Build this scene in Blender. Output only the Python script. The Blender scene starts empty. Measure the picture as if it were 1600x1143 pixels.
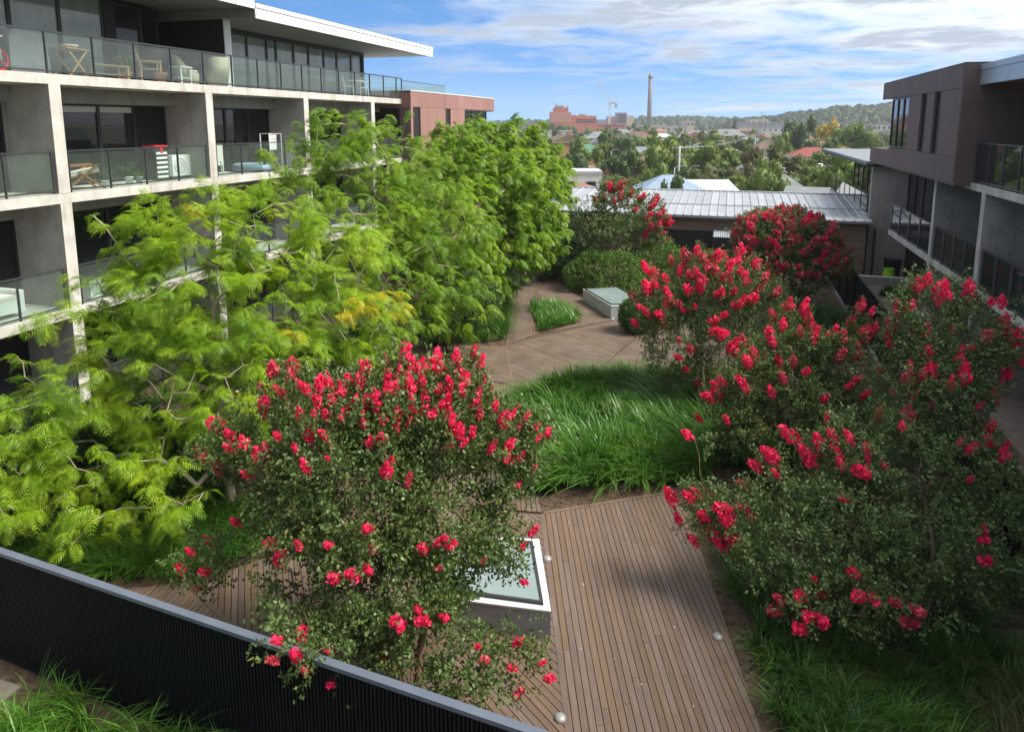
import bpy, math, random
import numpy as np
from mathutils import Vector, Matrix

random.seed(7)
rng = np.random.default_rng(7)
SC = bpy.context.scene
COL = SC.collection

# ------------------------------------------------------------------ camera
EYE = (0.0, 0.0, 7.4)
PITCH = math.atan(179 / 1100.0)
YAW = math.atan(345 / math.hypot(1100, 179))
cd = bpy.data.cameras.new('camera')
cd.sensor_width = 36.0
cd.sensor_fit = 'HORIZONTAL'
cd.lens = 1100 / 1600 * 36.0
cd.shift_y = -200.5 / 1600
cd.clip_start = 0.1
cd.clip_end = 9000
cam = bpy.data.objects.new('camera', cd)
COL.objects.link(cam)
cam.location = EYE
cam.rotation_euler = (math.pi / 2 - PITCH, 0, YAW)
SC.camera = cam

# ------------------------------------------------------------------ sky, sun, exposure
SUN_EL, SUN_AZ = math.radians(52), math.radians(80)      # azimuth clockwise from +Y
world = bpy.data.worlds.new('World')
SC.world = world
world.use_nodes = True
NT = world.node_tree
NT.nodes.clear()
def wn(t, **kw):
    n = NT.nodes.new(t)
    for k, v in kw.items():
        setattr(n, k, v)
    return n
def wm(op, a, b=None, clamp=False):
    n = wn('ShaderNodeMath', operation=op, use_clamp=clamp)
    for i, s in enumerate((a, b)):
        if s is None: continue
        if isinstance(s, (int, float)): n.inputs[i].default_value = s
        else: NT.links.new(s, n.inputs[i])
    return n.outputs[0]
sky = wn('ShaderNodeTexSky', sky_type='NISHITA', sun_disc=False)
sky.sun_elevation = SUN_EL
sky.sun_rotation = SUN_AZ
sky.altitude = 50
sky.air_density = 1.0
sky.dust_density = 0.3
sky.ozone_density = 2.0
tc = wn('ShaderNodeTexCoord')
sep = wn('ShaderNodeSeparateXYZ')
NT.links.new(tc.outputs['Generated'], sep.inputs[0])
lift = wn('ShaderNodeCombineXYZ')
NT.links.new(sep.outputs[0], lift.inputs[0]); NT.links.new(sep.outputs[1], lift.inputs[1])
NT.links.new(wm('ADD', wm('MULTIPLY', sep.outputs[2], 1.5), 0.24), lift.inputs[2])
nrm = wn('ShaderNodeVectorMath', operation='NORMALIZE')
NT.links.new(lift.outputs[0], nrm.inputs[0]); NT.links.new(nrm.outputs[0], sky.inputs[0])
zc = wm('ADD', wm('MAXIMUM', sep.outputs[2], 0.0), 0.045)
comb = wn('ShaderNodeCombineXYZ')
NT.links.new(wm('DIVIDE', sep.outputs[0], zc), comb.inputs[0])
NT.links.new(wm('DIVIDE', sep.outputs[1], zc), comb.inputs[1])
def wnoise(scale, detail, rough, off):
    mp = wn('ShaderNodeMapping')
    mp.inputs['Location'].default_value = off
    NT.links.new(comb.outputs[0], mp.inputs[0])
    n = wn('ShaderNodeTexNoise')
    n.inputs['Scale'].default_value = scale
    n.inputs['Detail'].default_value = detail
    n.inputs['Roughness'].default_value = rough
    n.inputs['Distortion'].default_value = 0.4
    NT.links.new(mp.outputs[0], n.inputs['Vector'])
    return n.outputs[0]
big = wnoise(0.16, 3, 0.5, (3.1, 1.7, 0))
mid = wnoise(0.75, 6, 0.62, (8.0, 2.0, 0))
rip = wnoise(2.2, 4, 0.6, (1.0, 5.0, 0))
band = wm('ADD', wm('MULTIPLY', sep.outputs[0], 0.42), wm('MULTIPLY', sep.outputs[2], 1.15))
cover = wm('ADD', wm('ADD', wm('MULTIPLY', big, 0.75), wm('MULTIPLY', mid, 0.75)), wm('MULTIPLY', rip, 0.22))
cover = wm('ADD', cover, band)
mask = wn('ShaderNodeMapRange')
mask.interpolation_type = 'SMOOTHSTEP'
NT.links.new(cover, mask.inputs[0])
mask.inputs[1].default_value = 0.82
mask.inputs[2].default_value = 1.05
shade = wn('ShaderNodeValToRGB')
shade.color_ramp.elements[0].position = 0.40
shade.color_ramp.elements[0].color = (4.9, 5.0, 5.05, 1)
shade.color_ramp.elements[1].position = 0.58
shade.color_ramp.elements[1].color = (2.0, 2.25, 2.6, 1)
NT.links.new(wm('ADD', wm('MULTIPLY', mid, 0.6), wm('MULTIPLY', rip, 0.4)), shade.inputs[0])
mixc = wn('ShaderNodeMixRGB')
NT.links.new(wm('MULTIPLY', mask.outputs[0], 0.93), mixc.inputs[0])
blue = wn('ShaderNodeHueSaturation')
blue.inputs['Saturation'].default_value = 1.3
blue.inputs['Value'].default_value = 0.82
NT.links.new(sky.outputs[0], blue.inputs['Color'])
NT.links.new(blue.outputs[0], mixc.inputs[1])
NT.links.new(shade.outputs[0], mixc.inputs[2])
bg = wn('ShaderNodeBackground')
bg.inputs[1].default_value = 0.105
NT.links.new(mixc.outputs[0], bg.inputs[0])
out = wn('ShaderNodeOutputWorld')
NT.links.new(bg.outputs[0], out.inputs[0])

sd = bpy.data.lights.new('sun', 'SUN')
sd.energy = 3.1
sd.angle = math.radians(26.0)
sd.color = (1.0, 0.94, 0.84)
sun = bpy.data.objects.new('sun', sd)
COL.objects.link(sun)
sv = Vector((math.sin(SUN_AZ) * math.cos(SUN_EL), math.cos(SUN_AZ) * math.cos(SUN_EL), math.sin(SUN_EL)))
sun.rotation_euler = sv.to_track_quat('Z', 'Y').to_euler()
sun.location = (40, 20, 60)

vs = SC.view_settings
vs.view_transform = 'Standard'
vs.look = 'None'
vs.exposure = 1.42
vs.gamma = 1.0
vs.use_curve_mapping = False
SC.cycles.max_bounces = 8
SC.cycles.transparent_max_bounces = 24
SC.cycles.use_denoising = True

# ------------------------------------------------------------------ placing helpers
cp_, sp_, cy_, sy_ = math.cos(PITCH), math.sin(PITCH), math.cos(YAW), math.sin(YAW)
def ray(x, y):
    u, v = (x - 800) / 1100.0, -(y - 371) / 1100.0
    f, z = cp_ + v * sp_, -sp_ + v * cp_
    return Vector((u * cy_ - f * sy_, u * sy_ + f * cy_, z)), f
def far(x, y, d):
    """the point seen at (x, y) whose level distance ahead of the eye is d metres"""
    r, f = ray(x, y)
    return Vector(EYE) + r * (d / f)
def on(x, y, z=0.0):
    r, f = ray(x, y)
    return Vector(EYE) + r * ((z - EYE[2]) / r.z)

# ------------------------------------------------------------------ object helpers
def tag(o, label=None, cat=None, group=None, kind=None):
    if label: o['label'] = label
    if cat: o['category'] = cat
    if group: o['group'] = group
    if kind: o['kind'] = kind
    return o
def thing(name, label, cat, loc=(0, 0, 0), rz=0.0, group=None):
    o = bpy.data.objects.new(name, None)
    COL.objects.link(o)
    o.location = loc
    o.rotation_euler = (0, 0, rz)
    o.empty_display_size = 0.2
    return tag(o, label, cat, group)
def origin(o):
    p = Vector((0, 0, 0))
    while o is not None:
        p += o.location
        o = o.parent
    return p
def put(name, mesh, parent=None, loc=(0, 0, 0), rot=None, scale=None):
    o = bpy.data.objects.new(name, mesh)
    COL.objects.link(o)
    if parent is not None: o.parent = parent
    o.location = loc
    if rot is not None: o.rotation_euler = rot
    if scale is not None: o.scale = (scale,) * 3 if isinstance(scale, (int, float)) else scale
    return o
def copy_tree(o, parent=None):
    c = o.copy()
    COL.objects.link(c)
    if parent is not None: c.parent = parent
    for ch in list(o.children):
        copy_tree(ch, c)
    return c

class MB:
    """collects simple solids and links them as one mesh object"""
    def __init__(s): s.v, s.f, s.sm = [], [], []
    def add(s, vs, fs, smooth=False):
        b = len(s.v)
        s.v += [tuple(p) for p in vs]
        s.f += [tuple(i + b for i in f) for f in fs]
        s.sm += [smooth] * len(fs)
        return s
    def box(s, x0, x1, y0, y1, z0, z1):
        return s.add([(x0, y0, z0), (x1, y0, z0), (x1, y1, z0), (x0, y1, z0), (x0, y0, z1), (x1, y0, z1), (x1, y1, z1), (x0, y1, z1)],
                     [(3, 2, 1, 0), (4, 5, 6, 7), (0, 1, 5, 4), (1, 2, 6, 5), (2, 3, 7, 6), (3, 0, 4, 7)])
    def prism(s, poly, z0, z1):
        n = len(poly)
        a = sum(poly[i][0] * poly[(i + 1) % n][1] - poly[(i + 1) % n][0] * poly[i][1] for i in range(n))
        if a < 0: poly = poly[::-1]
        vs = [(p[0], p[1], z0) for p in poly] + [(p[0], p[1], z1) for p in poly]
        fs = [tuple(range(n - 1, -1, -1)), tuple(range(n, 2 * n))] + [(i, (i + 1) % n, n + (i + 1) % n, n + i) for i in range(n)]
        return s.add(vs, fs)
    def bar(s, p, q, w, h=None):
        """square bar from p to q"""
        h = h or w
        p, q = Vector(p), Vector(q)
        d = (q - p).normalized()
        up = Vector((0, 0, 1)) if abs(d.z) < 0.95 else Vector((0, 1, 0))
        a = d.cross(up).normalized() * (w / 2)
        b = a.cross(d).normalized() * (h / 2)
        vs = [e + x for e in (p, q) for x in (-a - b, a - b, a + b, -a + b)]
        return s.add(vs, [(3, 2, 1, 0), (4, 5, 6, 7), (0, 1, 5, 4), (1, 2, 6, 5), (2, 3, 7, 6), (3, 0, 4, 7)])
    def tube(s, pts, radii, n=8, cap=True):
        pts = [Vector(p) for p in pts]
        if isinstance(radii, (int, float)): radii = [radii] * len(pts)
        vs, fs = [], []
        for i, p in enumerate(pts):
            d = (pts[min(i + 1, len(pts) - 1)] - pts[max(i - 1, 0)]).normalized()
            up = Vector((0, 0, 1)) if abs(d.z) < 0.9 else Vector((1, 0, 0))
            a = d.cross(up).normalized(); b = a.cross(d)
            for k in range(n):
                t = 2 * math.pi * k / n
                vs.append(p + (a * math.cos(t) + b * math.sin(t)) * radii[i])
        for i in range(len(pts) - 1):
            for k in range(n):
                k2 = (k + 1) % n
                fs.append((i * n + k, i * n + k2, (i + 1) * n + k2, (i + 1) * n + k))
        if cap:
            fs.append(tuple(range(n - 1, -1, -1)))
            fs.append(tuple((len(pts) - 1) * n + k for k in range(n)))
        return s.add(vs, fs, True)
    def lathe(s, prof, n=14, c=(0, 0, 0)):
        vs, fs = [], []
        for r, z in prof:
            for k in range(n):
                t = 2 * math.pi * k / n
                vs.append((c[0] + r * math.cos(t), c[1] + r * math.sin(t), c[2] + z))
        for i in range(len(prof) - 1):
            for k in range(n):
                k2 = (k + 1) % n
                fs.append((i * n + k, i * n + k2, (i + 1) * n + k2, (i + 1) * n + k))
        fs.append(tuple(range(n - 1, -1, -1)))
        fs.append(tuple((len(prof) - 1) * n + k for k in range(n)))
        return s.add(vs, fs, True)
    def ring(s, c, R, r, axis='x', n=20, m=6):
        vs, fs = [], []
        for i in range(n):
            t = 2 * math.pi * i / n
            for k in range(m):
                u = 2 * math.pi * k / m
                a, b, h = (R + r * math.cos(u)) * math.cos(t), (R + r * math.cos(u)) * math.sin(t), r * math.sin(u)
                vs.append({'x': (c[0] + h, c[1] + a, c[2] + b), 'y': (c[0] + a, c[1] + h, c[2] + b), 'z': (c[0] + a, c[1] + b, c[2] + h)}[axis])
        for i in range(n):
            for k in range(m):
                fs.append((i * m + k, ((i + 1) % n) * m + k, ((i + 1) % n) * m + (k + 1) % m, i * m + (k + 1) % m))
        return s.add(vs, fs, True)
    def mesh(s, name, mat, off=(0, 0, 0)):
        me = bpy.data.meshes.new(name)
        me.from_pydata([(x - off[0], y - off[1], z - off[2]) for x, y, z in s.v], [], s.f)
        me.polygons.foreach_set('use_smooth', s.sm)
        me.materials.append(mat)
        return me
    def build(s, name, mat, parent=None, local=False, **kw):
        off = (0, 0, 0) if local or parent is None else origin(parent)
        return tag(put(name, s.mesh(name, mat, off), parent), **kw)

def np_mesh(name, V, F, mat, smooth=False):
    V = np.asarray(V, np.float32); F = np.asarray(F, np.int32)
    me = bpy.data.meshes.new(name)
    n, k = F.shape
    me.vertices.add(len(V)); me.vertices.foreach_set('co', V.ravel())
    me.loops.add(n * k); me.loops.foreach_set('vertex_index', F.ravel())
    me.polygons.add(n)
    me.polygons.foreach_set('loop_start', np.arange(0, n * k, k, dtype=np.int32))
    me.polygons.foreach_set('loop_total', np.full(n, k, np.int32))
    if smooth: me.polygons.foreach_set('use_smooth', np.ones(n, bool))
    me.update(calc_edges=True)
    me.validate()
    me.materials.append(mat)
    return me
def frames(D, roll=None, up=(0, 0, 1)):
    """rotation matrices whose x axis follows D, z axis as near up as it can, then rolled about x"""
    D = np.asarray(D, float); D = D / np.linalg.norm(D, axis=1, keepdims=True)
    Y = np.cross(np.tile(np.array(up, float), (len(D), 1)), D)
    L = np.linalg.norm(Y, axis=1, keepdims=True)
    Y = np.where(L < 1e-4, np.array([[0, 1.0, 0]]), Y / np.maximum(L, 1e-6))
    Z = np.cross(D, Y)
    if roll is not None:
        c, s = np.cos(roll)[:, None], np.sin(roll)[:, None]
        Y, Z = Y * c + Z * s, Z * c - Y * s
    return np.stack([D, Y, Z], axis=2)
def scatter(tv, tf, pos, R, s):
    tv = np.asarray(tv, float); tf = np.asarray(tf, int)
    V = np.einsum('nij,kj->nki', R, tv) * np.asarray(s)[:, None, None] + np.asarray(pos)[:, None, :]
    F = tf[None] + (np.arange(len(pos)) * len(tv))[:, None, None]
    return V.reshape(-1, 3), F.reshape(-1, tf.shape[1])
def join(parts):
    Vs, Fs, b = [], [], 0
    for V, F in parts:
        Vs.append(V); Fs.append(np.asarray(F) + b); b += len(V)
    return np.concatenate(Vs), np.concatenate(Fs)

# ------------------------------------------------------------------ materials
def mat(name, col, rough=0.7, var=0.18, scale=1.5, stretch=(1, 1, 1), metal=0.0, spec=0.4, bump=0.0, bscale=30.0,
        rand=0.0, island=0.0, col2=None, coat=0.0, space='world', hue=0.0, sat=(0.75, 1.08), stain=0.0, stain_col=(0.06, 0.055, 0.05)):
    m = bpy.data.materials.new(name)
    m.use_nodes = True
    nt = m.node_tree
    b = nt.nodes['Principled BSDF']
    b.inputs['Roughness'].default_value = rough
    b.inputs['Metallic'].default_value = metal
    b.inputs['Specular IOR Level'].default_value = spec
    b.inputs['Coat Weight'].default_value = coat
    if space == 'world':
        src = nt.nodes.new('ShaderNodeNewGeometry').outputs['Position']
    else:
        src = nt.nodes.new('ShaderNodeTexCoord').outputs['Object']
    mp = nt.nodes.new('ShaderNodeMapping'); mp.inputs['Scale'].default_value = stretch
    nt.links.new(src, mp.inputs[0])
    n = nt.nodes.new('ShaderNodeTexNoise')
    n.inputs['Scale'].default_value = scale; n.inputs['Detail'].default_value = 6; n.inputs['Roughness'].default_value = 0.65
    nt.links.new(mp.outputs[0], n.inputs['Vector'])
    rp = nt.nodes.new('ShaderNodeValToRGB')
    lo = [c * (1 - var) for c in col]; hi = [min(1, c * (1 + var)) for c in (col2 or col)]
    rp.color_ramp.elements[0].position, rp.color_ramp.elements[0].color = 0.33, (*lo, 1)
    rp.color_ramp.elements[1].position, rp.color_ramp.elements[1].color = 0.67, (*hi, 1)
    nt.links.new(n.outputs[0], rp.inputs[0])
    cur = rp.outputs[0]
    if stain:
        mp2 = nt.nodes.new('ShaderNodeMapping'); mp2.inputs['Scale'].default_value = (1.2, 1.2, 0.22)
        nt.links.new(src, mp2.inputs[0])
        n2 = nt.nodes.new('ShaderNodeTexNoise'); n2.inputs['Scale'].default_value = 2.4; n2.inputs['Detail'].default_value = 8
        n2.inputs['Roughness'].default_value = 0.7
        nt.links.new(mp2.outputs[0], n2.inputs['Vector'])
        r2 = nt.nodes.new('ShaderNodeMapRange'); r2.inputs[1].default_value = 0.52; r2.inputs[2].default_value = 0.75
        r2.inputs[4].default_value = stain
        nt.links.new(n2.outputs[0], r2.inputs[0])
        mx = nt.nodes.new('ShaderNodeMixRGB'); mx.inputs[2].default_value = (*stain_col, 1)
        nt.links.new(r2.outputs[0], mx.inputs[0]); nt.links.new(cur, mx.inputs[1])
        cur = mx.outputs[0]
    for amount, sock in ((rand, None), (island, 'i')):
        if not amount: continue
        if sock: r = nt.nodes.new('ShaderNodeNewGeometry').outputs['Random Per Island']
        else: r = nt.nodes.new('ShaderNodeObjectInfo').outputs['Random']
        mr = nt.nodes.new('ShaderNodeMapRange')
        mr.inputs[3].default_value = 1 - amount; mr.inputs[4].default_value = 1 + amount
        nt.links.new(r, mr.inputs[0])
        hs = nt.nodes.new('ShaderNodeHueSaturation')
        nt.links.new(mr.outputs[0], hs.inputs['Value']); nt.links.new(cur, hs.inputs['Color'])
        if hue:
            wn_ = nt.nodes.new('ShaderNodeTexWhiteNoise'); wn_.noise_dimensions = '1D'
            nt.links.new(r, wn_.inputs['W'])
            m2 = nt.nodes.new('ShaderNodeMapRange'); m2.inputs[3].default_value = 0.5 - hue; m2.inputs[4].default_value = 0.5 + hue
            nt.links.new(wn_.outputs[0], m2.inputs[0]); nt.links.new(m2.outputs[0], hs.inputs['Hue'])
            m3 = nt.nodes.new('ShaderNodeMapRange'); m3.inputs[3].default_value = sat[0]; m3.inputs[4].default_value = sat[1]
            nt.links.new(wn_.outputs[0], m3.inputs[0]); nt.links.new(m3.outputs[0], hs.inputs['Saturation'])
        cur = hs.outputs[0]
    nt.links.new(cur, b.inputs['Base Color'])
    if bump:
        nb = nt.nodes.new('ShaderNodeTexNoise'); nb.inputs['Scale'].default_value = bscale; nb.inputs['Detail'].default_value = 4
        nt.links.new(mp.outputs[0], nb.inputs['Vector'])
        bp = nt.nodes.new('ShaderNodeBump'); bp.inputs['Strength'].default_value = bump; bp.inputs['Distance'].default_value = 0.02
        nt.links.new(nb.outputs[0], bp.inputs['Height']); nt.links.new(bp.outputs[0], b.inputs['Normal'])
    return m

def leaf_mat(name, stops, trans=0.35, rough=0.45, spec=0.35, patch=0.0):
    """leaf colours drawn per leaf from a ramp, partly letting light through"""
    m = bpy.data.materials.new(name)
    m.use_nodes = True
    nt = m.node_tree
    b = nt.nodes['Principled BSDF']
    g = nt.nodes.new('ShaderNodeNewGeometry')
    rp = nt.nodes.new('ShaderNodeValToRGB')
    el = rp.color_ramp.elements
    while len(el) < len(stops): el.new(0.5)
    for e, (p, c) in zip(el, stops): e.position, e.color = p, (*c, 1)
    n = nt.nodes.new('ShaderNodeTexNoise'); n.inputs['Scale'].default_value = 0.9; n.inputs['Detail'].default_value = 2
    nt.links.new(g.outputs['Position'], n.inputs['Vector'])
    mixv = nt.nodes.new('ShaderNodeMapRange')
    mixv.inputs[1].default_value = 0.3; mixv.inputs[2].default_value = 0.7
    nt.links.new(n.outputs[0], mixv.inputs[0])
    mm = nt.nodes.new('ShaderNodeMixRGB'); mm.inputs[0].default_value = patch
    nt.links.new(g.outputs['Random Per Island'], mm.inputs[1]); nt.links.new(mixv.outputs[0], mm.inputs[2])
    nt.links.new(mm.outputs[0], rp.inputs[0])
    nt.links.new(rp.outputs[0], b.inputs['Base Color'])
    b.inputs['Roughness'].default_value = rough
    b.inputs['Specular IOR Level'].default_value = spec
    t = nt.nodes.new('ShaderNodeBsdfTranslucent')
    hs = nt.nodes.new('ShaderNodeHueSaturation'); hs.inputs['Value'].default_value = 1.35; hs.inputs['Hue'].default_value = 0.49
    nt.links.new(rp.outputs[0], hs.inputs['Color']); nt.links.new(hs.outputs[0], t.inputs['Color'])
    mx = nt.nodes.new('ShaderNodeMixShader'); mx.inputs[0].default_value = trans
    nt.links.new(b.outputs[0], mx.inputs[1]); nt.links.new(t.outputs[0], mx.inputs[2])
    nt.links.new(mx.outputs[0], nt.nodes['Material Output'].inputs[0])
    return m

def glass_mat(name, tint, dust=0.06, refl=1.0):
    m = bpy.data.materials.new(name)
    m.use_nodes = True
    nt = m.node_tree
    nt.nodes.remove(nt.nodes['Principled BSDF'])
    tr = nt.nodes.new('ShaderNodeBsdfTransparent'); tr.inputs[0].default_value = (*tint, 1)
    gl = nt.nodes.new('ShaderNodeBsdfGlossy'); gl.inputs['Roughness'].default_value = 0.02; gl.inputs[0].default_value = (refl, refl, refl, 1)
    df = nt.nodes.new('ShaderNodeBsdfDiffuse'); df.inputs[0].default_value = (0.5, 0.55, 0.53, 1)
    fr = nt.nodes.new('ShaderNodeFresnel'); fr.inputs[0].default_value = 1.55
    n = nt.nodes.new('ShaderNodeTexNoise'); n.inputs['Scale'].default_value = 1.3; n.inputs['Detail'].default_value = 5
    gp = nt.nodes.new('ShaderNodeNewGeometry'); nt.links.new(gp.outputs['Position'], n.inputs['Vector'])
    mr = nt.nodes.new('ShaderNodeMapRange'); mr.inputs[3].default_value = dust * 0.4; mr.inputs[4].default_value = dust * 1.6
    nt.links.new(n.outputs[0], mr.inputs[0])
    a = nt.nodes.new('ShaderNodeMixShader'); nt.links.new(mr.outputs[0], a.inputs[0])
    nt.links.new(tr.outputs[0], a.inputs[1]); nt.links.new(df.outputs[0], a.inputs[2])
    c = nt.nodes.new('ShaderNodeMixShader'); ff = nt.nodes.new('ShaderNodeMath'); ff.operation = 'SUBTRACT'; ff.inputs[0].default_value = 1.0
    nt.links.new(gp.outputs['Backfacing'], ff.inputs[1])
    fm = nt.nodes.new('ShaderNodeMath'); fm.operation = 'MULTIPLY'
    nt.links.new(fr.outputs[0], fm.inputs[0]); nt.links.new(ff.outputs[0], fm.inputs[1])
    nt.links.new(fm.outputs[0], c.inputs[0])
    nt.links.new(a.outputs[0], c.inputs[1]); nt.links.new(gl.outputs[0], c.inputs[2])
    nt.links.new(c.outputs[0], nt.nodes['Material Output'].inputs[0])
    return m

M = {}
M['concrete'] = mat('concrete', (0.33, 0.32, 0.30), 0.85, 0.16, 2.2, bump=0.25, bscale=25, stain=0.6, stain_col=(0.13, 0.125, 0.115))
M['edge_concrete'] = mat('edge_concrete', (0.50, 0.48, 0.44), 0.85, 0.2, 1.6, bump=0.2, bscale=25, stain=0.75, stain_col=(0.2, 0.18, 0.155))
M['white_metal'] = mat('white_metal', (0.72, 0.74, 0.74), 0.45, 0.05, 0.8, stain=0.12, stain_col=(0.4, 0.4, 0.38))
M['fascia_blue'] = mat('fascia_blue', (0.42, 0.48, 0.54), 0.35, 0.06, 0.6, metal=0.3)
M['canopy_metal'] = mat('canopy_metal', (0.17, 0.185, 0.21), 0.5, 0.1, 0.8, stain=0.3)
M['soffit'] = mat('soffit', (0.20, 0.20, 0.20), 0.8, 0.08, 1)
M['dark_wall'] = mat('dark_wall', (0.018, 0.016, 0.018), 0.6, 0.2, 1)
M['frame'] = mat('frame', (0.03, 0.03, 0.033), 0.4, 0.1, 2)
M['rail'] = mat('rail', (0.06, 0.065, 0.07), 0.4, 0.1, 2, metal=0.3)
M['pane'] = mat('pane', (0.010, 0.013, 0.014), 0.03, 0.3, 0.4, spec=0.6)
M['pane_curtain_sky_tint'] = mat('pane_curtain_sky_tint', (0.20, 0.24, 0.22), 0.05, 0.25, 0.5, stretch=(4, 4, 0.3), spec=0.8)  # curtained glass, its colour lightened to stand in for a greenish sky reflection
M['blind'] = mat('blind', (0.55, 0.55, 0.52), 0.7, 0.05, 2)
M['glass'] = glass_mat('glass', (0.82, 0.90, 0.87), 0.045)
M['glass_dark'] = glass_mat('glass_dark', (0.42, 0.50, 0.50), 0.03)
M['pink_panel'] = mat('pink_panel', (0.27, 0.145, 0.13), 0.75, 0.12, 1.2, stretch=(1, 1, 0.25), rand=0.07, bump=0.1, stain=0.2, stain_col=(0.25, 0.16, 0.14))
M['brown_panel'] = mat('brown_panel', (0.125, 0.085, 0.08), 0.65, 0.12, 1.2, stretch=(1, 1, 0.25), rand=0.07, bump=0.1, stain=0.2, stain_col=(0.17, 0.12, 0.11))
M['plank'] = mat('plank', (0.135, 0.086, 0.058), 0.62, 0.18, 3.0, stretch=(0.6, 14, 14), rand=0.13, col2=(0.15, 0.099, 0.07), stain=0.45, stain_col=(0.105, 0.09, 0.08), space='object', hue=0.006, bump=0.25, bscale=8, spec=0.35)
M['plank_far'] = mat('plank_far', (0.118, 0.079, 0.057), 0.62, 0.18, 1.2, island=0.12, col2=(0.14, 0.098, 0.073), hue=0.012, spec=0.35)
M['under_deck'] = mat('under_deck', (0.012, 0.009, 0.007), 0.95)
M['soil'] = mat('soil', (0.055, 0.035, 0.022), 0.95, 0.45, 9, bump=0.8, bscale=40, col2=(0.09, 0.058, 0.036))
M['paving'] = mat('paving', (0.20, 0.165, 0.14), 0.85, 0.25, 3, bump=0.2)
M['fence_black'] = mat('fence_black', (0.006, 0.0065, 0.009), 0.6, 0.2, 2, spec=0.2)
M['fence_cap'] = mat('fence_cap', (0.095, 0.115, 0.15), 0.38, 0.12, 1.5, spec=0.5)
M['kerb_white'] = mat('kerb_white', (0.55, 0.58, 0.58), 0.6, 0.08, 2, stain=0.15, stain_col=(0.3, 0.3, 0.28))
M['kerb_grey'] = mat('kerb_grey', (0.30, 0.30, 0.325), 0.75, 0.12, 2)
M['sky_glass'] = mat('sky_glass', (0.20, 0.26, 0.26), 0.06, 0.12, 0.8, spec=0.9)
M['roof_sheet'] = mat('roof_sheet', (0.34, 0.36, 0.39), 0.42, 0.1, 1.0, metal=0.35, rand=0.12, stain=0.45, stain_col=(0.22, 0.20, 0.18))
M['board'] = mat('board', (0.24, 0.175, 0.14), 0.8, 0.25, 2, stretch=(0.6, 1, 8), island=0.15)
M['black_metal'] = mat('black_metal', (0.02, 0.02, 0.024), 0.5, 0.1)
M['lamp_metal'] = mat('lamp_metal', (0.3, 0.3, 0.29), 0.5, 0.15, metal=0.3)
M['wood'] = mat('wood', (0.42, 0.27, 0.13), 0.6, 0.2, 6)
M['wood_red'] = mat('wood_red', (0.33, 0.13, 0.05), 0.6, 0.2, 6)
M['wicker'] = mat('wicker', (0.42, 0.38, 0.28), 0.8, 0.2, 30, bump=0.5, bscale=60)
M['white_paint'] = mat('white_paint', (0.75, 0.75, 0.74), 0.5, 0.04)
M['grey_cloth'] = mat('grey_cloth', (0.16, 0.165, 0.175), 0.9, 0.12, 4)
M['red_paint'] = mat('red_paint', (0.55, 0.03, 0.03), 0.4, 0.05)
M['blue_paint'] = mat('blue_paint', (0.03, 0.08, 0.32), 0.4, 0.05)
M['terracotta'] = mat('terracotta', (0.42, 0.14, 0.06), 0.8, 0.1)
M['lime'] = mat('lime', (0.30, 0.55, 0.03), 0.6, 0.1)
M['kerb_dull'] = mat('kerb_dull', (0.22, 0.22, 0.21), 0.8, 0.2)
M['pale_cloth'] = mat('pale_cloth', (0.62, 0.58, 0.54), 0.9, 0.08, 6)
M['bark_pale'] = mat('bark_pale', (0.30, 0.25, 0.19), 0.8, 0.35, 8, stretch=(1, 1, 0.4), bump=0.4)
M['bark_dark'] = mat('bark_dark', (0.065, 0.05, 0.04), 0.85, 0.3, 8, bump=0.4)
M['bark_smooth'] = mat('bark_smooth', (0.23, 0.14, 0.09), 0.6, 0.35, 7, stretch=(1, 1, 0.3), bump=0.2)
M['locust'] = leaf_mat('locust', [(0.0, (0.05, 0.14, 0.010)), (0.35, (0.16, 0.30, 0.014)), (0.75, (0.31, 0.45, 0.02)), (1.0, (0.44, 0.50, 0.03))], 0.5, patch=0.55)  # shade beneath and sunlit tips are put into the spread of leaf colours
M['locust_far'] = leaf_mat('locust_far', [(0.0, (0.05, 0.14, 0.012)), (0.6, (0.165, 0.30, 0.018)), (1.0, (0.32, 0.44, 0.022))], 0.5, patch=0.45)
M['yellow_leaf'] = leaf_mat('yellow_leaf', [(0.0, (0.30, 0.29, 0.01)), (1.0, (0.50, 0.42, 0.012))], 0.4)
M['myrtle'] = leaf_mat('myrtle', [(0.0, (0.038, 0.075, 0.016)), (0.55, (0.08, 0.135, 0.032)), (0.86, (0.15, 0.195, 0.05)), (0.93, (0.22, 0.19, 0.06)), (1.0, (0.20, 0.10, 0.045))], 0.25, 0.5, 0.4, patch=0.35)
M['myrtle_dark'] = leaf_mat('myrtle_dark', [(0.0, (0.055, 0.10, 0.028)), (0.6, (0.11, 0.17, 0.05)), (1.0, (0.19, 0.245, 0.085))], 0.22, 0.5, 0.4, patch=0.35)
M['petal'] = leaf_mat('petal', [(0.0, (0.68, 0.014, 0.075)), (0.6, (0.85, 0.03, 0.125)), (1.0, (0.9, 0.085, 0.20))], 0.25, 0.6, 0.2)
M['petal_old'] = leaf_mat('petal_old', [(0.0, (0.50, 0.03, 0.07)), (0.6, (0.70, 0.075, 0.14)), (1.0, (0.66, 0.17, 0.15))], 0.25, 0.6, 0.2)
M['grass'] = leaf_mat('grass', [(0.0, (0.03, 0.105, 0.012)), (0.55, (0.07, 0.19, 0.018)), (0.93, (0.14, 0.27, 0.03)), (0.97, (0.28, 0.25, 0.09))], 0.25, 0.38, 0.5, patch=0.45)
M['grass_dark'] = leaf_mat('grass_dark', [(0.0, (0.025, 0.08, 0.012)), (0.7, (0.05, 0.135, 0.018)), (1.0, (0.10, 0.19, 0.03))], 0.22, 0.4, 0.5, patch=0.4)
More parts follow.
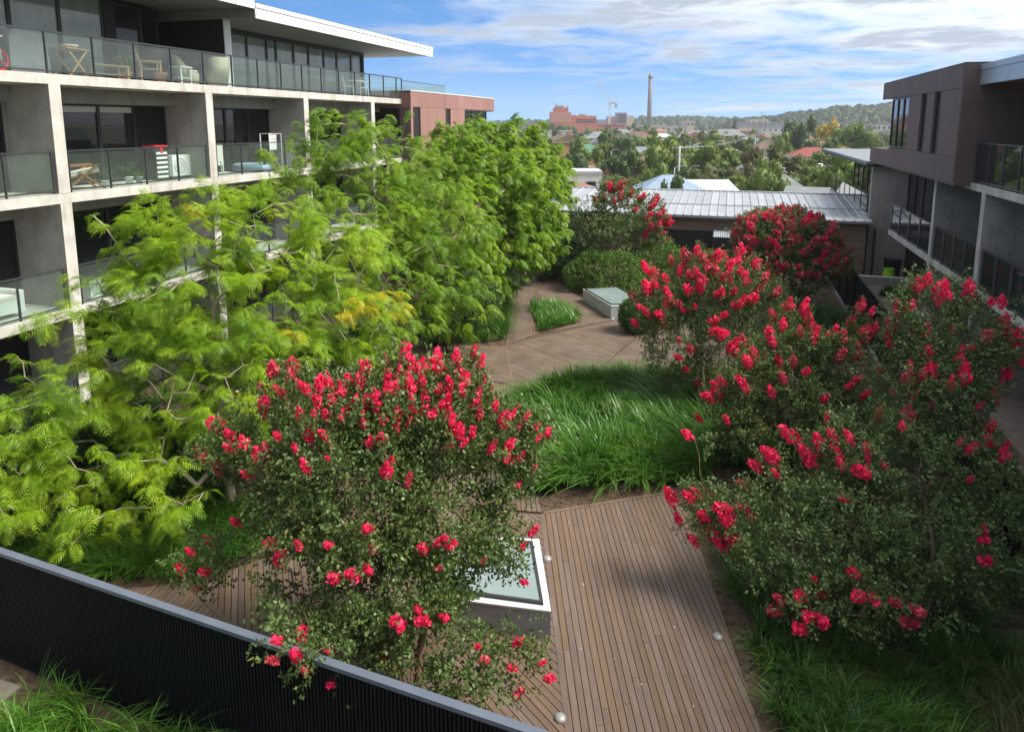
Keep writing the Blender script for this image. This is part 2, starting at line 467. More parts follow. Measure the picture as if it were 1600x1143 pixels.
M['grass_dry'] = leaf_mat('grass_dry', [(0.0, (0.05, 0.065, 0.018)), (0.6, (0.09, 0.095, 0.03)), (1.0, (0.2, 0.16, 0.07))], 0.2, 0.6, 0.3, patch=0.2)
M['shrub'] = leaf_mat('shrub', [(0.0, (0.028, 0.07, 0.014)), (0.7, (0.055, 0.125, 0.022)), (1.0, (0.09, 0.17, 0.03))], 0.2, 0.45, 0.4, patch=0.3)
M['shrub_light'] = leaf_mat('shrub_light', [(0.0, (0.05, 0.12, 0.015)), (0.7, (0.10, 0.20, 0.025)), (1.0, (0.15, 0.25, 0.03))], 0.25, 0.45, 0.4, patch=0.3)
for k, c in dict(hill_green=(0.034, 0.058, 0.026), far_green=(0.13, 0.19, 0.04), far_dark=(0.07, 0.115, 0.038), far_olive=(0.12, 0.135, 0.05), far_gold=(0.42, 0.31, 0.02), far_straw=(0.16, 0.15, 0.06)).items():
    M[k] = leaf_mat(k, [(0.0, tuple(x * 0.6 for x in c)), (0.6, c), (1.0, tuple(x * 1.5 for x in c))], 0.25, 0.6, 0.25, patch=0.3)
# ------------------------------------------------------------------ the ground
M['town_ground'] = mat('town_ground', (0.09, 0.10, 0.05), 0.95, 0.4, 0.06, col2=(0.16, 0.15, 0.11))
g = MB(); g.add([(-5000, -1500, -5), (5000, -1500, -5), (5000, 6500, -5), (-5000, 6500, -5)], [(0, 1, 2, 3)])
g.build('ground', M['town_ground'], kind='structure')
g = MB(); g.box(-30, 22, -12, 46, -5.2, -0.03); g.build('garden_soil', M['soil'], kind='structure')
g = MB(); g.box(4.95, 9.0, 3, 37.2, -0.1, -0.004); g.build('terrace_paving', M['paving'], kind='structure')
g = MB(); g.box(-14, -8.7, 2, 6.0, -0.1, 0.0); g.build('garden_path', M['paving'], kind='structure')

# ------------------------------------------------------------------ timber decks, board by board
def clip_poly(poly, a, b, c):
    """keep the side a*x+b*y<=c"""
    o = []
    for i in range(len(poly)):
        p, q = poly[i], poly[(i + 1) % len(poly)]
        dp, dq = a * p[0] + b * p[1] - c, a * q[0] + b * q[1] - c
        if dp <= 0: o.append(p)
        if dp * dq < 0:
            t = dp / (dp - dq)
            o.append((p[0] + (q[0] - p[0]) * t, p[1] + (q[1] - p[1]) * t))
    return o
def deck(name, poly, d, w=0.098, gap=0.0105, single=True, lens=(2.6, 5.6), border=True):
    cx = sum(p[0] for p in poly) / len(poly); cy = sum(p[1] for p in poly) / len(poly)
    L = math.hypot(*d); d = (d[0] / L, d[1] / L)
    a = math.atan2(d[1], d[0])
    root = thing(name, None, None, (cx, cy, 0)); root['kind'] = 'structure'
    u = [((p[0] - cx) * d[0] + (p[1] - cy) * d[1], -(p[0] - cx) * d[1] + (p[1] - cy) * d[0]) for p in poly]
    ar = sum(u[i][0] * u[(i + 1) % len(u)][1] - u[(i + 1) % len(u)][0] * u[i][1] for i in range(len(u)))
    if ar < 0: u = u[::-1]
    b = MB(); b.prism([(p[0] * d[0] - p[1] * d[1], p[0] * d[1] + p[1] * d[0]) for p in u], -0.026, -0.018)
    b.build('under_deck', M['under_deck'], root, local=True)
    joined = MB()
    v0, v1 = min(p[1] for p in u), max(p[1] for p in u)
    v = v0
    while v < v1:
        strip = clip_poly(clip_poly(u, 0, -1, -v), 0, 1, v + w - gap)
        v += w
        if len(strip) < 3: continue
        s0, s1 = min(p[0] for p in strip), max(p[0] for p in strip)
        s = s0 - random.uniform(0, 1.5)
        while s < s1:
            e = s + random.uniform(*lens)
            pc = clip_poly(clip_poly(strip, -1, 0, -s), 1, 0, e - 0.004)
            s = e
            if len(pc) < 3: continue
            top = random.uniform(-0.0015, 0.0015)
            if single:
                ox = sum(p[0] for p in pc) / len(pc); oy = sum(p[1] for p in pc) / len(pc)
                m = MB(); m.prism([(p[0] - ox, p[1] - oy) for p in pc], -0.017, top)
                put('plank', m.mesh('plank', M['plank']), root, (ox * d[0] - oy * d[1], ox * d[1] + oy * d[0], 0), (0, 0, a))
            else:
                joined.prism([(p[0] * d[0] - p[1] * d[1], p[0] * d[1] + p[1] * d[0]) for p in pc], -0.017, top)
    if not single:
        joined.build('planks', M['plank_far'], root, local=True, kind='stuff')
    return root
DA = (-0.319, 0.948)
deck('front_deck', [(-3.12, 12.09), (-0.64, 13.76), (0.69, 8.15), (1.28, 5.66), (-0.93, 5.66), (-1.56, 7.45)], DA)
deck('side_deck', [(-1.60, 7.45), (-3.16, 12.07), (-4.6, 11.75), (-4.6, 9.2), (-2.6, 5.92), (-1.0, 5.80)], (-0.80, 0.60), lens=(2.5, 4.2))
deck('middle_deck', [(-2.65, 5.93), (-4.64, 9.2), (-4.64, 11.7), (-6.17, 11.40), (-7.5, 9.13), (-8.15, 8.44)], (-0.61, 0.79), lens=(2.5, 4.2))
deck('corner_deck', [(-2.7, 5.90), (-8.2, 8.38), (-8.95, 8.0), (-9.2, 6.45)], (-0.1, 1.0), lens=(2.0, 3.5))
deck('garden_walk', [(-3.16, 12.15), (-4.62, 15.3), (-5.70, 18.36), (-7.35, 18.5), (-6.3, 15.3), (-5.0, 11.9)], (-0.33, 0.94), single=False)
deck('crossing_deck', [(-7.3, 18.55), (-5.72, 18.42), (-6.97, 21.68), (-8.75, 21.2)], (1.0, 0.07), single=False)
deck('centre_deck', [(-5.66, 18.41), (-6.93, 21.72), (-3.83, 25.95), (-2.9, 23.9), (-3.7, 19.6), (-5.0, 16.6)], (0.82, -0.57), single=False)
deck('east_deck', [(-2.86, 23.9), (-3.66, 19.6), (-1.5, 20.9), (1.0, 22.0), (-1.2, 26.0), (-3.8, 26.0)], (1.0, 0.12), single=False)
deck('north_deck', [(-6.95, 21.78), (-8.7, 27.6), (-9.9, 31.0), (-9.3, 33.5), (-8.3, 33.2), (-7.74, 27.25), (-6.31, 23.45)], (-0.25, 0.97), single=False)
deck('upper_deck', [(-6.22, 23.45), (-5.13, 25.1), (-5.29, 26.45), (-7.70, 27.25), (-8.26, 33.2), (-5.65, 28.45), (-3.87, 26.05)], (0.9, -0.4), single=False)

# edging boards between the decks
e = MB()
for p, q in (((-3.14, 12.10), (-1.58, 7.45)), ((-1.58, 7.45), (-0.95, 5.7)), ((-3.12, 12.14), (-0.62, 13.82)), ((-8.19, 8.41), (-2.66, 5.92)), ((-6.95, 21.74), (-3.80, 26.0)), ((-6.95, 21.74), (-5.0, 16.6))):
    e.bar((p[0], p[1], -0.005), (q[0], q[1], -0.005), 0.07, 0.024)
e.build('deck_edging', M['plank_far'], kind='structure')

# ------------------------------------------------------------------ windows, balustrades
_cache = {}
def cached(key, fn):
    if key not in _cache: _cache[key] = fn()
    return _cache[key]
def window(parent, x, y0, y1, z0, z1, pane='pane', blind=0.0, name='window', axis='x'):
    w, h = round(y1 - y0, 2), round(z1 - z0, 2)
    P = (lambda a, b, c: (a, b, c)) if axis == 'x' else (lambda a, b, c: (b, a, c))
    def bx(m, x0, x1, b0, b1, c0, c1):
        if axis == 'x': m.box(x0, x1, b0, b1, c0, c1)
        else: m.box(b0, b1, x0, x1, c0, c1)
    def fr():
        m = MB(); t = 0.055
        bx(m, -0.05, 0.05, 0.004, t, 0, h); bx(m, -0.05, 0.05, w - t, w - 0.004, 0, h)
        bx(m, -0.048, 0.048, t, w - t, 0, t); bx(m, -0.048, 0.048, t, w - t, h - t, h)
        return m.mesh('window_frame', M['frame'])
    def pn():
        m = MB(); bx(m, -0.012, 0.012, 0.05, w - 0.05, 0.05, h - 0.05)
        return m.mesh('pane', M[pane])
    o = put(name, cached(('f', axis, w, h), fr), parent, (Vector((x, y0, z0)) if axis == 'x' else Vector((y0, x, z0))) - origin(parent))
    put('pane', cached(('p', pane, axis, w, h), pn), o)
    if blind:
        def bl():
            m = MB(); bx(m, 0.016, 0.026, 0.06, w - 0.06, h - 0.06 - blind, h - 0.06)
            return m.mesh('blind', M['blind'])
        put('blind', cached(('b', axis, w, h, blind), bl), o)
    return o
def balustrade(parent, x, ys, z0, h=0.96, glass='glass', wide=0.03):
    """glass panels between posts along the y axis, under a slim rail"""
    m = MB(); m.box(x - 0.03, x + 0.03, ys[0], ys[-1], z0 + h, z0 + h + 0.035)
    m.box(x - 0.025, x + 0.025, ys[0], ys[-1], z0 + 0.05, z0 + 0.085)
    r = m.build('balustrade', M['rail'], parent)
    ox, oy, oz = origin(r)
    for a, b in zip(ys, ys[1:]):
        w = round(b - a, 2)
        def pm():
            k = MB(); k.box(-0.006, 0.006, 0.03, w - 0.03, 0.09, h - 0.004)
            return k.mesh('glass_panel', M[glass])
        put('glass_panel', cached(('g', w, h, glass), pm), r, (x - ox, a - oy, z0 - oz))
    def po():
        k = MB(); k.box(-0.028, 0.028, -wide / 2, wide / 2, 0.0, h - 0.002)
        return k.mesh('post', M['rail'])
    for y in ys:
        yy = min(max(y, ys[0] + wide / 2 + 0.002), ys[-1] - wide / 2 - 0.002)
        put('post', cached(('po', h, wide), po), r, (x - ox, yy - oy, z0 - oz))
    return r

# ------------------------------------------------------------------ left apartment building
LB = thing('apartment_building', 'long concrete apartment block on the left with recessed dark windows and glass balconies', 'building', (-15.5, 13, 0))
FL = {0: 0.0, 1: 2.85, 2: 5.7, 3: 8.55}
for k in (1, 2, 3):
    m = MB(); m.box(-26, -15.5, 1.5, 32.0, FL[k] - 0.24, FL[k]); m.build('floor_slab', M['edge_concrete'], LB)
m = MB(); m.box(-26, -17.25, 1.4, 31.9, -0.2, 8.3); m.build('wall', M['dark_wall'], LB)
fins = [2.5 + 5.25 * i for i in range(6)]
for y in fins:
    for k in (0, 1, 2):
        m = MB(); m.box(-17.2, -15.512, y, y + 0.30, FL[k] - 0.02, FL[k + 1] - 0.22)
        m.build('fin_wall', M['concrete'], LB)
        m = MB(); m.box(-15.512, -15.494, y - 0.004, y + 0.304, FL[k] + 0.003, FL[k + 1] - 0.243); m.build('column_face', M['edge_concrete'], LB)
for i, y in enumerate(fins):
    y0 = y + 0.30; y1 = fins[i + 1] if i + 1 < len(fins) else 31.9
    for k in (0, 1, 2):
        z0, zt = FL[k], FL[k + 1] - 0.24
        m = MB(); m.box(-17.24, -16.72, y0 + 0.002, y1 - 0.002, zt - 0.40, zt + 0.01); m.build('bulkhead', M['concrete'], LB)
        w = (y1 - y0) / 4
        for j in range(4):
            window(LB, -17.12, y0 + j * w, y0 + (j + 1) * w, z0 + 0.06, zt - 0.40, 'pane', blind=(0.16 if (k == 2 and i == 2 and j < 3) else 0.0))
        n = 4
        balustrade(LB, -15.56, [y0 + 0.06 + (y1 - y0 - 0.12) * t / n for t in range(n + 1)], z0, 1.0)
# top storey: long balustrade, glass walls, dark recess, overhanging roof
ys = [1.27 + 1.31 * t for t in range(23)] + [31.4, 32.0]
ys = [y for i, y in enumerate(ys) if i == 0 or y - ys[i - 1] > 0.2]
balustrade(LB, -15.56, ys, 8.55, 0.97)
m = MB(); m.box(-26, -18.9, 20.5, 32.9, 8.5, 10.85); m.box(-26, -21.0, 1.5, 20.45, 8.5, 11.1); m.build('upper_wall', M['dark_wall'], LB)
m = MB(); m.box(-26, -18.1, 1.5, 4.0, 8.5, 11.1); m.build('upper_wall', M['dark_wall'], LB)
for j in range(9):
    window(LB, -18.0, 4.0 + j * 1.45, 4.0 + (j + 1) * 1.45, 8.6, 11.04, 'pane_curtain_sky_tint')
m = MB(); m.box(-18.2, -17.95, 17.08, 17.5, 8.5, 11.06); m.box(-21, -18.2, 17.1, 17.3, 8.5, 11.06); m.build('recess_wall', M['dark_wall'], LB)
window(LB, -18.1, 17.5, 18.55, 8.6, 11.0, 'pane', name='glass_door')
window(LB, -18.1, 18.56, 19.3, 8.6, 11.0, 'pane')
m = MB(); m.box(-21, -16.32, 20.30, 20.52, 8.5, 11.06); m.build('fin_wall', M['dark_wall'], LB)
m = MB(); m.box(-16.318, -16.28, 20.28, 20.60, 8.56, 11.06); m.build('fin_edge', M['white_metal'], LB)
yy = [20.56, 21.9, 23.2, 24.4, 25.0, 26.2, 27.3, 28.5, 29.6, 30.9, 31.9]
for a, b in zip(yy, yy[1:]):
    window(LB, -17.7, a, b, 8.6, 10.66, 'pane_curtain_sky_tint')
m = MB(); m.box(-18.9, -17.6, 31.9, 32.05, 8.5, 10.78); m.box(-17.78, -17.6, 20.55, 31.9, 10.66, 10.8); m.build('window_head', M['black_metal'], LB)
window(LB, -18.84, 32.1, 33.4, 8.6, 10.2, 'pane_curtain_sky_tint')
m = MB(); m.box(-26, -15.02, 1.5, 20.25, 11.10, 11.44); m.box(-26, -15.02, 20.25, 34.5, 10.80, 11.18); m.build('roof', M['soffit'], LB)
def fascia(y0, y1, z0, z1, n):
    for i in range(n):
        a, b = y0 + (y1 - y0) * i / n, y0 + (y1 - y0) * (i + 1) / n - 0.012
        m = MB(); m.box(-15.02, -14.98, a, b, z0, z1 - 0.13); m.build('fascia_panel', M['white_metal'], LB)
    m = MB(); m.box(-15.06, -14.955, y0, y1, z1 - 0.125, z1 + 0.01); m.box(-26, -15.06, y1 - 0.1, y1, z1 - 0.125, z1 + 0.012); m.build('roof_capping', M['white_metal'], LB)
fascia(1.5, 20.2, 11.05, 11.47, 5)
fascia(20.22, 34.55, 10.76, 11.22, 4)

# rust-pink clad block at the far end
PB = thing('corner_block', 'rust pink panel clad block closing the far end of the left apartment building', 'building', (-15.0, 32, 0))
m = MB(); m.box(-24, -15.07, 32.06, 43.1, -0.2, 8.1); m.build('wall', M['dark_wall'], PB)
def cladding(root, x, s, mt, cols, rows, skip, thick=0.06):
    for i, (a, b) in enumerate(zip(cols, cols[1:])):
        for j, (c, d) in enumerate(zip(rows, rows[1:])):
            if (i, j) in skip: continue
            m = MB(); m.box(min(x, x - s * thick), max(x, x - s * thick), a + 0.006, b - 0.006, c + 0.006, d - 0.006)
            m.build('cladding_panel', mt, root)
cols = [31.8, 32.05, 32.92, 34.0, 35.1, 36.2, 36.92, 38.0, 39.1, 40.4, 41.7, 43.0]
cladding(PB, -15.0, 1, M['pink_panel'], cols, [0.0, 2.2, 4.3, 6.25, 8.17], {(1, 3), (5, 3), (8, 3), (9, 3), (10, 3)})
cladding(PB, -15.0, 1, M['pink_panel'], [31.8, 34.0, 36.2, 38.0, 40.4, 42.5, 44.5], [8.17, 8.93], set())
m = MB(); m.box(-24, -15.07, 31.85, 44.45, 8.12, 8.88); m.build('parapet', M['pink_panel'], PB)
m = MB(); m.box(-24, -14.98, 31.82, 44.52, 8.935, 8.975); m.build('parapet_capping', M['white_metal'], PB)
m = MB(); m.box(-15.6, -15.07, 31.78, 32.05, 0, 8.1); m.build('end_panel', M['brown_panel'], PB)
window(PB, -15.1, 32.06, 32.91, 6.3, 8.15, 'pane_curtain_sky_tint'); window(PB, -15.1, 36.21, 36.91, 6.3, 8.15)
for a, b in ((39.11, 40.4), (40.4, 41.7), (41.7, 42.99)): window(PB, -15.05, a, b, 6.3, 8.15)
m = MB(); m.box(-15.57, -15.55, 32.2, 37.5, 8.98, 9.42); m.build('glass_parapet', M['glass'], PB)
m = MB(); m.box(-15.58, -15.54, 32.1, 37.5, 9.422, 9.45); m.build('parapet_rail', M['rail'], PB)
m = MB(); m.box(-22, -15.58, 37.5, 37.52, 8.98, 9.42); m.build('glass_parapet', M['glass'], PB)

# ------------------------------------------------------------------ right apartment building
RB = thing('terrace_apartments', 'shaded concrete apartment block on the right with a blue metal roof edge and glass balconies', 'building', (6.65, 22, 0))
m = MB(); m.box(6.65, 18, -3, 23.9, 5.50, 5.7); m.build('floor_slab', M['edge_concrete'], RB)
m = MB(); m.box(6.65, 18, -3, 33.6, 2.65, 2.85); m.build('floor_slab', M['edge_concrete'], RB)
m = MB(); m.box(8.35, 18, -3, 38.0, -0.2, 5.6); m.build('wall', M['dark_wall'], RB)
m = MB(); m.box(8.9, 18, -3, 24.0, 5.6, 8.6); m.build('upper_wall', M['dark_wall'], RB)
rf = [-2.0, 2.8, 7.6, 12.4, 17.2, 22.0, 26.8]
for y in rf:
    for k, zt in ((0, 2.65), (1, 5.5)):
        m = MB(); m.box(6.662, 8.32, y, y + 0.28, FL[k] - 0.02, zt + 0.02); m.build('fin_wall', M['concrete'], RB)
        m = MB(); m.box(6.644, 6.662, y - 0.004, y + 0.284, FL[k] + 0.003, zt - 0.003); m.build('column_face', M['edge_concrete'], RB)
for i, y in enumerate(rf):
    y0 = y + 0.28; y1 = rf[i + 1] if i + 1 < len(rf) else 33.6
    for k, zt in ((0, 2.65), (1, 5.5)):
        n = 3 if i + 1 < len(rf) else 5
        w = (y1 - y0) / n
        for j in range(n):
            if k == 1 and j == 1 and n == 3:
                m = MB(); m.box(8.2, 8.34, y0 + j * w + 0.003, y0 + (j + 1) * w - 0.003, FL[k], zt); m.build('wall_panel', M['concrete'], RB)
            else:
                window(RB, 8.25, y0 + j * w, y0 + (j + 1) * w, FL[k] + 0.06, zt - 0.05)
    balustrade(RB, 6.72, [y0 + 0.05 + (y1 - y0 - 0.1) * t / 4 for t in range(5)], 2.85, 1.1, 'glass_dark', wide=0.16)
balustrade(RB, 6.72, [-2 + 1.1 * t for t in range(24)] , 5.7, 1.12, 'glass_dark')
for j in range(3): window(RB, 8.25, 33.7 + j * 1.4, 33.7 + (j + 1) * 1.4, 2.9, 5.45)
m = MB(); m.box(6.68, 18, -3, 23.35, 8.50, 8.98); m.build('roof', M['soffit'], RB)
for i in range(11):
    a = -3 + 2.42 * i
    m = MB(); m.box(6.62, 6.67, a, min(a + 2.41, 23.38), 8.46, 8.86); m.build('fascia_panel', M['fascia_blue'], RB)
m = MB(); m.box(6.60, 6.76, -3, 23.38, 8.865, 9.03); m.build('roof_capping', M['fascia_blue'], RB)
m = MB(); m.box(6.65, 10.5, 38.2, 38.5, -0.1, 5.3); m.build('end_wall', M['concrete'], RB)
m = MB(); m.box(6.30, 9.6, 37.9, 56, 5.42, 5.56); m.build('canopy', M['canopy_metal'], RB)
m = MB(); m.box(6.32, 9.6, 37.92, 56, 5.32, 5.415); m.build('canopy_edge', M['black_metal'], RB)
m = MB(); m.box(6.5, 6.72, 38.52, 52, 0.5, 2.95); m.build('terrace_wall', M['kerb_white'], RB)
balustrade(RB, 6.6, [38.6 + 1.9 * t for t in range(8)], 2.95, 0.9)
m = MB(); m.box(8.5, 18, 38.5, 56, -0.2, 5.3); m.build('far_wall', M['dark_wall'], RB)
for j in range(9): window(RB, 8.45, 39 + 1.8 * j, 40.8 + 1.8 * j, 2.9, 5.25)

BX = thing('upper_box', 'dark brown clad box overhanging the right building with two slot windows', 'building', (6.2, 23.4, 0))
m = MB(); m.box(6.30, 14, 23.42, 32.7, 5.68, 8.95); m.build('wall', M['dark_wall'], BX)
cols = [23.4, 25.4, 26.2, 27.1, 27.9, 29.65, 30.6, 31.6, 32.65]
cladding(BX, 6.2, -1, M['brown_panel'], cols, [5.66, 6.42, 8.38, 9.06], {(1, 1), (3, 1), (5, 1), (6, 1), (7, 1)}, 0.08)
cladding(BX, 6.2, -1, M['brown_panel'], [32.65, 34.65], [8.38, 9.06], set(), 0.08)
cladding(BX, 6.2, -1, M['brown_panel'], [32.65, 34.6, 36.6], [5.66, 6.3], set(), 0.08)
m = MB(); m.box(6.30, 14, 23.42, 34.6, 8.40, 9.02); m.build('parapet', M['brown_panel'], BX)
m = MB(); m.box(6.30, 14, 32.7, 36.5, 5.68, 6.28); m.build('ledge', M['brown_panel'], BX)
for z0, z1 in ((5.66, 8.0), (8.0, 9.06)):
    m = MB(); m.box(6.21, 8.85, 23.33, 23.41, z0 + 0.005, z1 - 0.005); m.build('end_panel', M['brown_panel'], BX)
m = MB(); m.box(6.22, 14, 23.34, 36.5, 5.60, 5.655); m.build('underside', M['brown_panel'], BX)
m = MB(); m.box(6.22, 9.0, 23.38, 34.66, 9.065, 9.10); m.build('parapet_capping', M['black_metal'], BX)
window(BX, 6.34, 25.42, 26.18, 6.44, 8.36); window(BX, 6.34, 27.12, 27.88, 6.44, 8.36)
for a, b in ((29.67, 30.62), (30.62, 31.6), (31.6, 32.62)): window(BX, 6.26, a, b, 6.44, 8.36)
window(BX, 32.72, 6.28, 7.6, 6.34, 8.36, axis='y')
m = MB(); m.box(6.24, 6.26, 32.9, 36.4, 6.32, 7.1); m.build('glass_parapet', M['glass'], BX)

# ------------------------------------------------------------------ low building across the back
BB = thing('low_building', 'low timber boarded building across the end of the garden under a ribbed grey roof', 'building', (-2, 37.3, 0))
m = MB(); m.box(-10.4, 6.45, 37.42, 44.6, -0.2, 2.66); m.build('wall', M['dark_wall'], BB)
openings = [(-9.9, -7.6, 0.1, 1.95), (-3.2, -0.68, 0.3, 1.88), (3.99, 5.15, 0, 1.92)]
bd = MB()
z = 0.0
while z < 2.6:
    z1 = min(z + 0.135, 2.64)
    segs = [(-10.4, 6.44)]
    for a, b, c, d in openings:
        if c < z1 - 0.02 and d > z + 0.02:
            segs = [q for s in segs for q in (((s[0], a), (b, s[1])) if s[0] < a and s[1] > b else (s,))]
    for a, b in segs:
        x = a
        while x < b:
            x2 = min(b, x + random.uniform(1.6, 3.2))
            j = random.uniform(0, 0.012)
            bd.box(x, x2 - 0.006, 37.36 - j, 37.42, z + 0.006, z1)
            x = x2
    z = z1
bd.build('wall_boards', M['board'], BB, kind='stuff')
for a, b, c, d in openings:
    m = MB(); m.box(a, b, 37.40, 37.415, c, d); m.build('opening', M['black_metal'], BB)
sh = []
def sheet(w, L):
    m = MB()
    m.add([(0, 0, 0), (w, 0, 0), (w, L, 0.07 * L), (0, L, 0.07 * L)], [(0, 1, 2, 3)])
    m.add([(0.0, -0.0, -0.03), (w, 0, -0.03), (w, 0, 0), (0, 0, 0)], [(0, 1, 2, 3)])
    r = 0.035
    m.add([(0, 0, 0), (r, 0, 0.05), (r * 2, 0, 0.05), (r * 3, 0, 0), (0, L, .07 * L), (r, L, .07 * L + .05), (r * 2, L, .07 * L + .05), (r * 3, L, .07 * L)],
          [(0, 1, 5, 4), (1, 2, 6, 5), (2, 3, 7, 6), (0, 3, 2, 1)])
    return m.mesh('roof_sheet', M['roof_sheet'])
s1 = sheet(0.42, 3.0); s2 = sheet(0.42, 4.6)
oo = origin(BB)
for i in range(41):
    x = -10.7 + 0.4225 * i
    put('roof_sheet', s1, BB, Vector((x, 36.95, 2.74)) - oo)
    put('roof_sheet', s2, BB, Vector((x, 39.9, 2.985)) - oo)
m = MB(); m.box(-10.75, 6.62, 44.3, 44.6, 3.26, 3.36); m.build('ridge_flashing', M['roof_sheet'], BB)
m = MB(); m.box(-10.75, 6.62, 36.86, 36.94, 2.62, 2.74); m.build('gutter', M['roof_sheet'], BB)

SH = thing('utility_shed', 'small black shed with a corrugated roof against the low back building', 'shed', (-0.05, 36.2, 0))
m = MB(); m.box(-0.62, 0.55, 35.5, 37.3, -0.05, 1.85); m.build('wall', M['black_metal'], SH)
m = MB()
for i in range(12):
    x = -0.68 + i * 0.108
    m.add([(x, 35.42, 1.87), (x + .054, 35.42, 1.92), (x + .108, 35.42, 1.87), (x, 37.28, 2.0), (x + .054, 37.28, 2.05), (x + .108, 37.28, 2.0)], [(0, 1, 4, 3), (1, 2, 5, 4)])
m.build('roof', M['roof_sheet'], SH)
m = MB(); m.box(-0.30, 0.25, 35.48, 35.497, 0.0, 1.75); m.build('door', M['frame'], SH)

# ------------------------------------------------------------------ fences
def slat_fence(name, label, p, q, h, cap, n_slat, z0=0.0, cap_h=0.05, cap_w=0.12):
    p, q = Vector((*p, 0)), Vector((*q, 0))
    d = (q - p); L = d.length; a = math.atan2(d.y, d.x)
    r = thing(name, label, 'fence', (p.x, p.y, z0), a)
    def sl():
        k = MB(); k.box(-0.012, 0.012, -0.02, 0.03, 0.06, h - cap_h - 0.008); return k.mesh('slat', M['fence_black'])
    me = sl()
    for i in range(n_slat):
        put('slat', me, r, (L * (i + 0.5) / n_slat, 0, 0))
    k = MB(); k.box(0, L, 0.034, 0.042, 0.02, h - cap_h - 0.06); k.build('backing_sheet', M['fence_black'], r, local=True)
    k = MB(); k.box(0, L, -cap_w / 2, cap_w / 2, h - cap_h, h); k.build('top_rail', cap, r, local=True)
    k = MB(); k.box(0, L, -0.025, 0.0335, 0.0, 0.055); k.build('bottom_rail', M['fence_black'], r, local=True)
    nP = max(2, int(L / 1.9))
    for i in range(nP + 1):
        x = 0.035 + (L - 0.07) * i / nP
        k = MB(); k.box(x - 0.03, x + 0.03, 0.045, 0.09, 0.0, h - cap_h - 0.002); k.build('post', M['fence_black'], r, local=True)
    return r
slat_fence('slat_fence', 'near black slatted fence with a flat grey cap along the bottom edge of the deck', (-13.0, 6.60), (1.6, 5.40), 1.7, M['fence_cap'], 300, cap_w=0.095)
slat_fence('slat_fence', 'long black slatted fence running back beside the right building', (4.82, 9.0), (4.82, 36.8), 1.68, M['fence_black'], 280, cap_w=0.06)
k = MB(); k.box(4.62, 4.72, 18, 36.5, -0.1, 0.09); k.build('kerb', M['kerb_dull'], kind='structure')
for i, (x, y, t) in enumerate(((6.6, 21.6, 'low black fence panel dividing the private terraces on the right'),)):
    slat_fence('terrace_screen', t, (4.95, y), (7.0, y + 0.2), 0.9, M['fence_black'], 26)
deck('terrace_deck', [(5.0, 17.0), (6.6, 17.0), (6.6, 21.5), (5.0, 21.5)], (1, 0), single=False)

# ------------------------------------------------------------------ roof lights set in the deck, lamps
def roof_light(label, poly, h, rim=0.16, kerb='kerb_grey'):
    cx = sum(p[0] for p in poly) / len(poly); cy = sum(p[1] for p in poly) / len(poly)
    r = thing('roof_light', label, 'skylight', (cx, cy, 0))
    inn = lambda k: [(p[0] + (cx - p[0]) * k / math.hypot(cx - p[0], cy - p[1]), p[1] + (cy - p[1]) * k / math.hypot(cx - p[0], cy - p[1])) for p in poly]
    m = MB(); m.prism(inn(0.01), -0.02, h - 0.03); m.build('kerb', M[kerb], r)
    A, B = poly, inn(rim)
    m = MB(); n = len(poly)
    m.add([(*p, h - 0.028) for p in A] + [(*p, h) for p in A] + [(*p, h) for p in B] + [(*p, h - 0.028) for p in B],
          [(i, (i + 1) % n, n + (i + 1) % n, n + i) for i in range(n)] + [(n + i, n + (i + 1) % n, 2 * n + (i + 1) % n, 2 * n + i) for i in range(n)] +
          [(2 * n + i, 2 * n + (i + 1) % n, 3 * n + (i + 1) % n, 3 * n + i) for i in range(n)])
    m.build('rim', M['kerb_white'], r)
    B2, D = inn(rim + 0.005), inn(rim + 0.075)
    m = MB()
    m.add([(*p, h - 0.02) for p in B2] + [(*p, h + 0.045) for p in B2] + [(*p, h + 0.045) for p in D] + [(*p, h + 0.0) for p in D],
          [(i, (i + 1) % n, n + (i + 1) % n, n + i) for i in range(n)] + [(n + i, n + (i + 1) % n, 2 * n + (i + 1) % n, 2 * n + i) for i in range(n)] +
          [(2 * n + i, 2 * n + (i + 1) % n, 3 * n + (i + 1) % n, 3 * n + i) for i in range(n)])
    m.build('frame', M['frame'], r)
    m = MB(); m.prism(inn(rim + 0.076), h - 0.01, h + 0.03); m.build('pane', M['sky_glass'], r)
    return r
roof_light('white rimmed roof light on a dark kerb half hidden by the nearest crape myrtle', [(-2.17, 8.92), (-2.80, 10.60), (-4.25, 10.25), (-3.85, 8.72)], 0.45)
roof_light('far roof light with a pale concrete kerb in front of the clipped shrubs', [(-4.11, 26.10), (-5.70, 28.50), (-4.4, 29.3), (-2.7, 26.55)], 0.5, 0.1, 'kerb_white')

lamp = MB(); lamp.lathe([(0.08, -0.004), (0.08, 0.012), (0.065, 0.035), (0.035, 0.05), (0.005, 0.054)], 14)
lamp_me = lamp.mesh('deck_lamp', M['lamp_metal'])
for (x, y), t in zip([on(855, 873).xy, on(1121, 995).xy, on(875, 1122).xy, on(799, 621).xy, on(957, 499).xy, on(1066, 772).xy],
        ['small round deck light beside the corner of the white rimmed roof light', 'small round deck light on the right edge of the near deck by the grass',
         'largest round deck light, by the near fence cap at the bottom', 'tiny deck light at the tip of the big grass bed',
         'tiny deck light under the corner of the far roof light', 'small deck light at the far right corner of the near deck']):
    tag(put('deck_light', lamp_me, None, (x, y, 0.0)), t, 'light', 'round lights let into the deck')
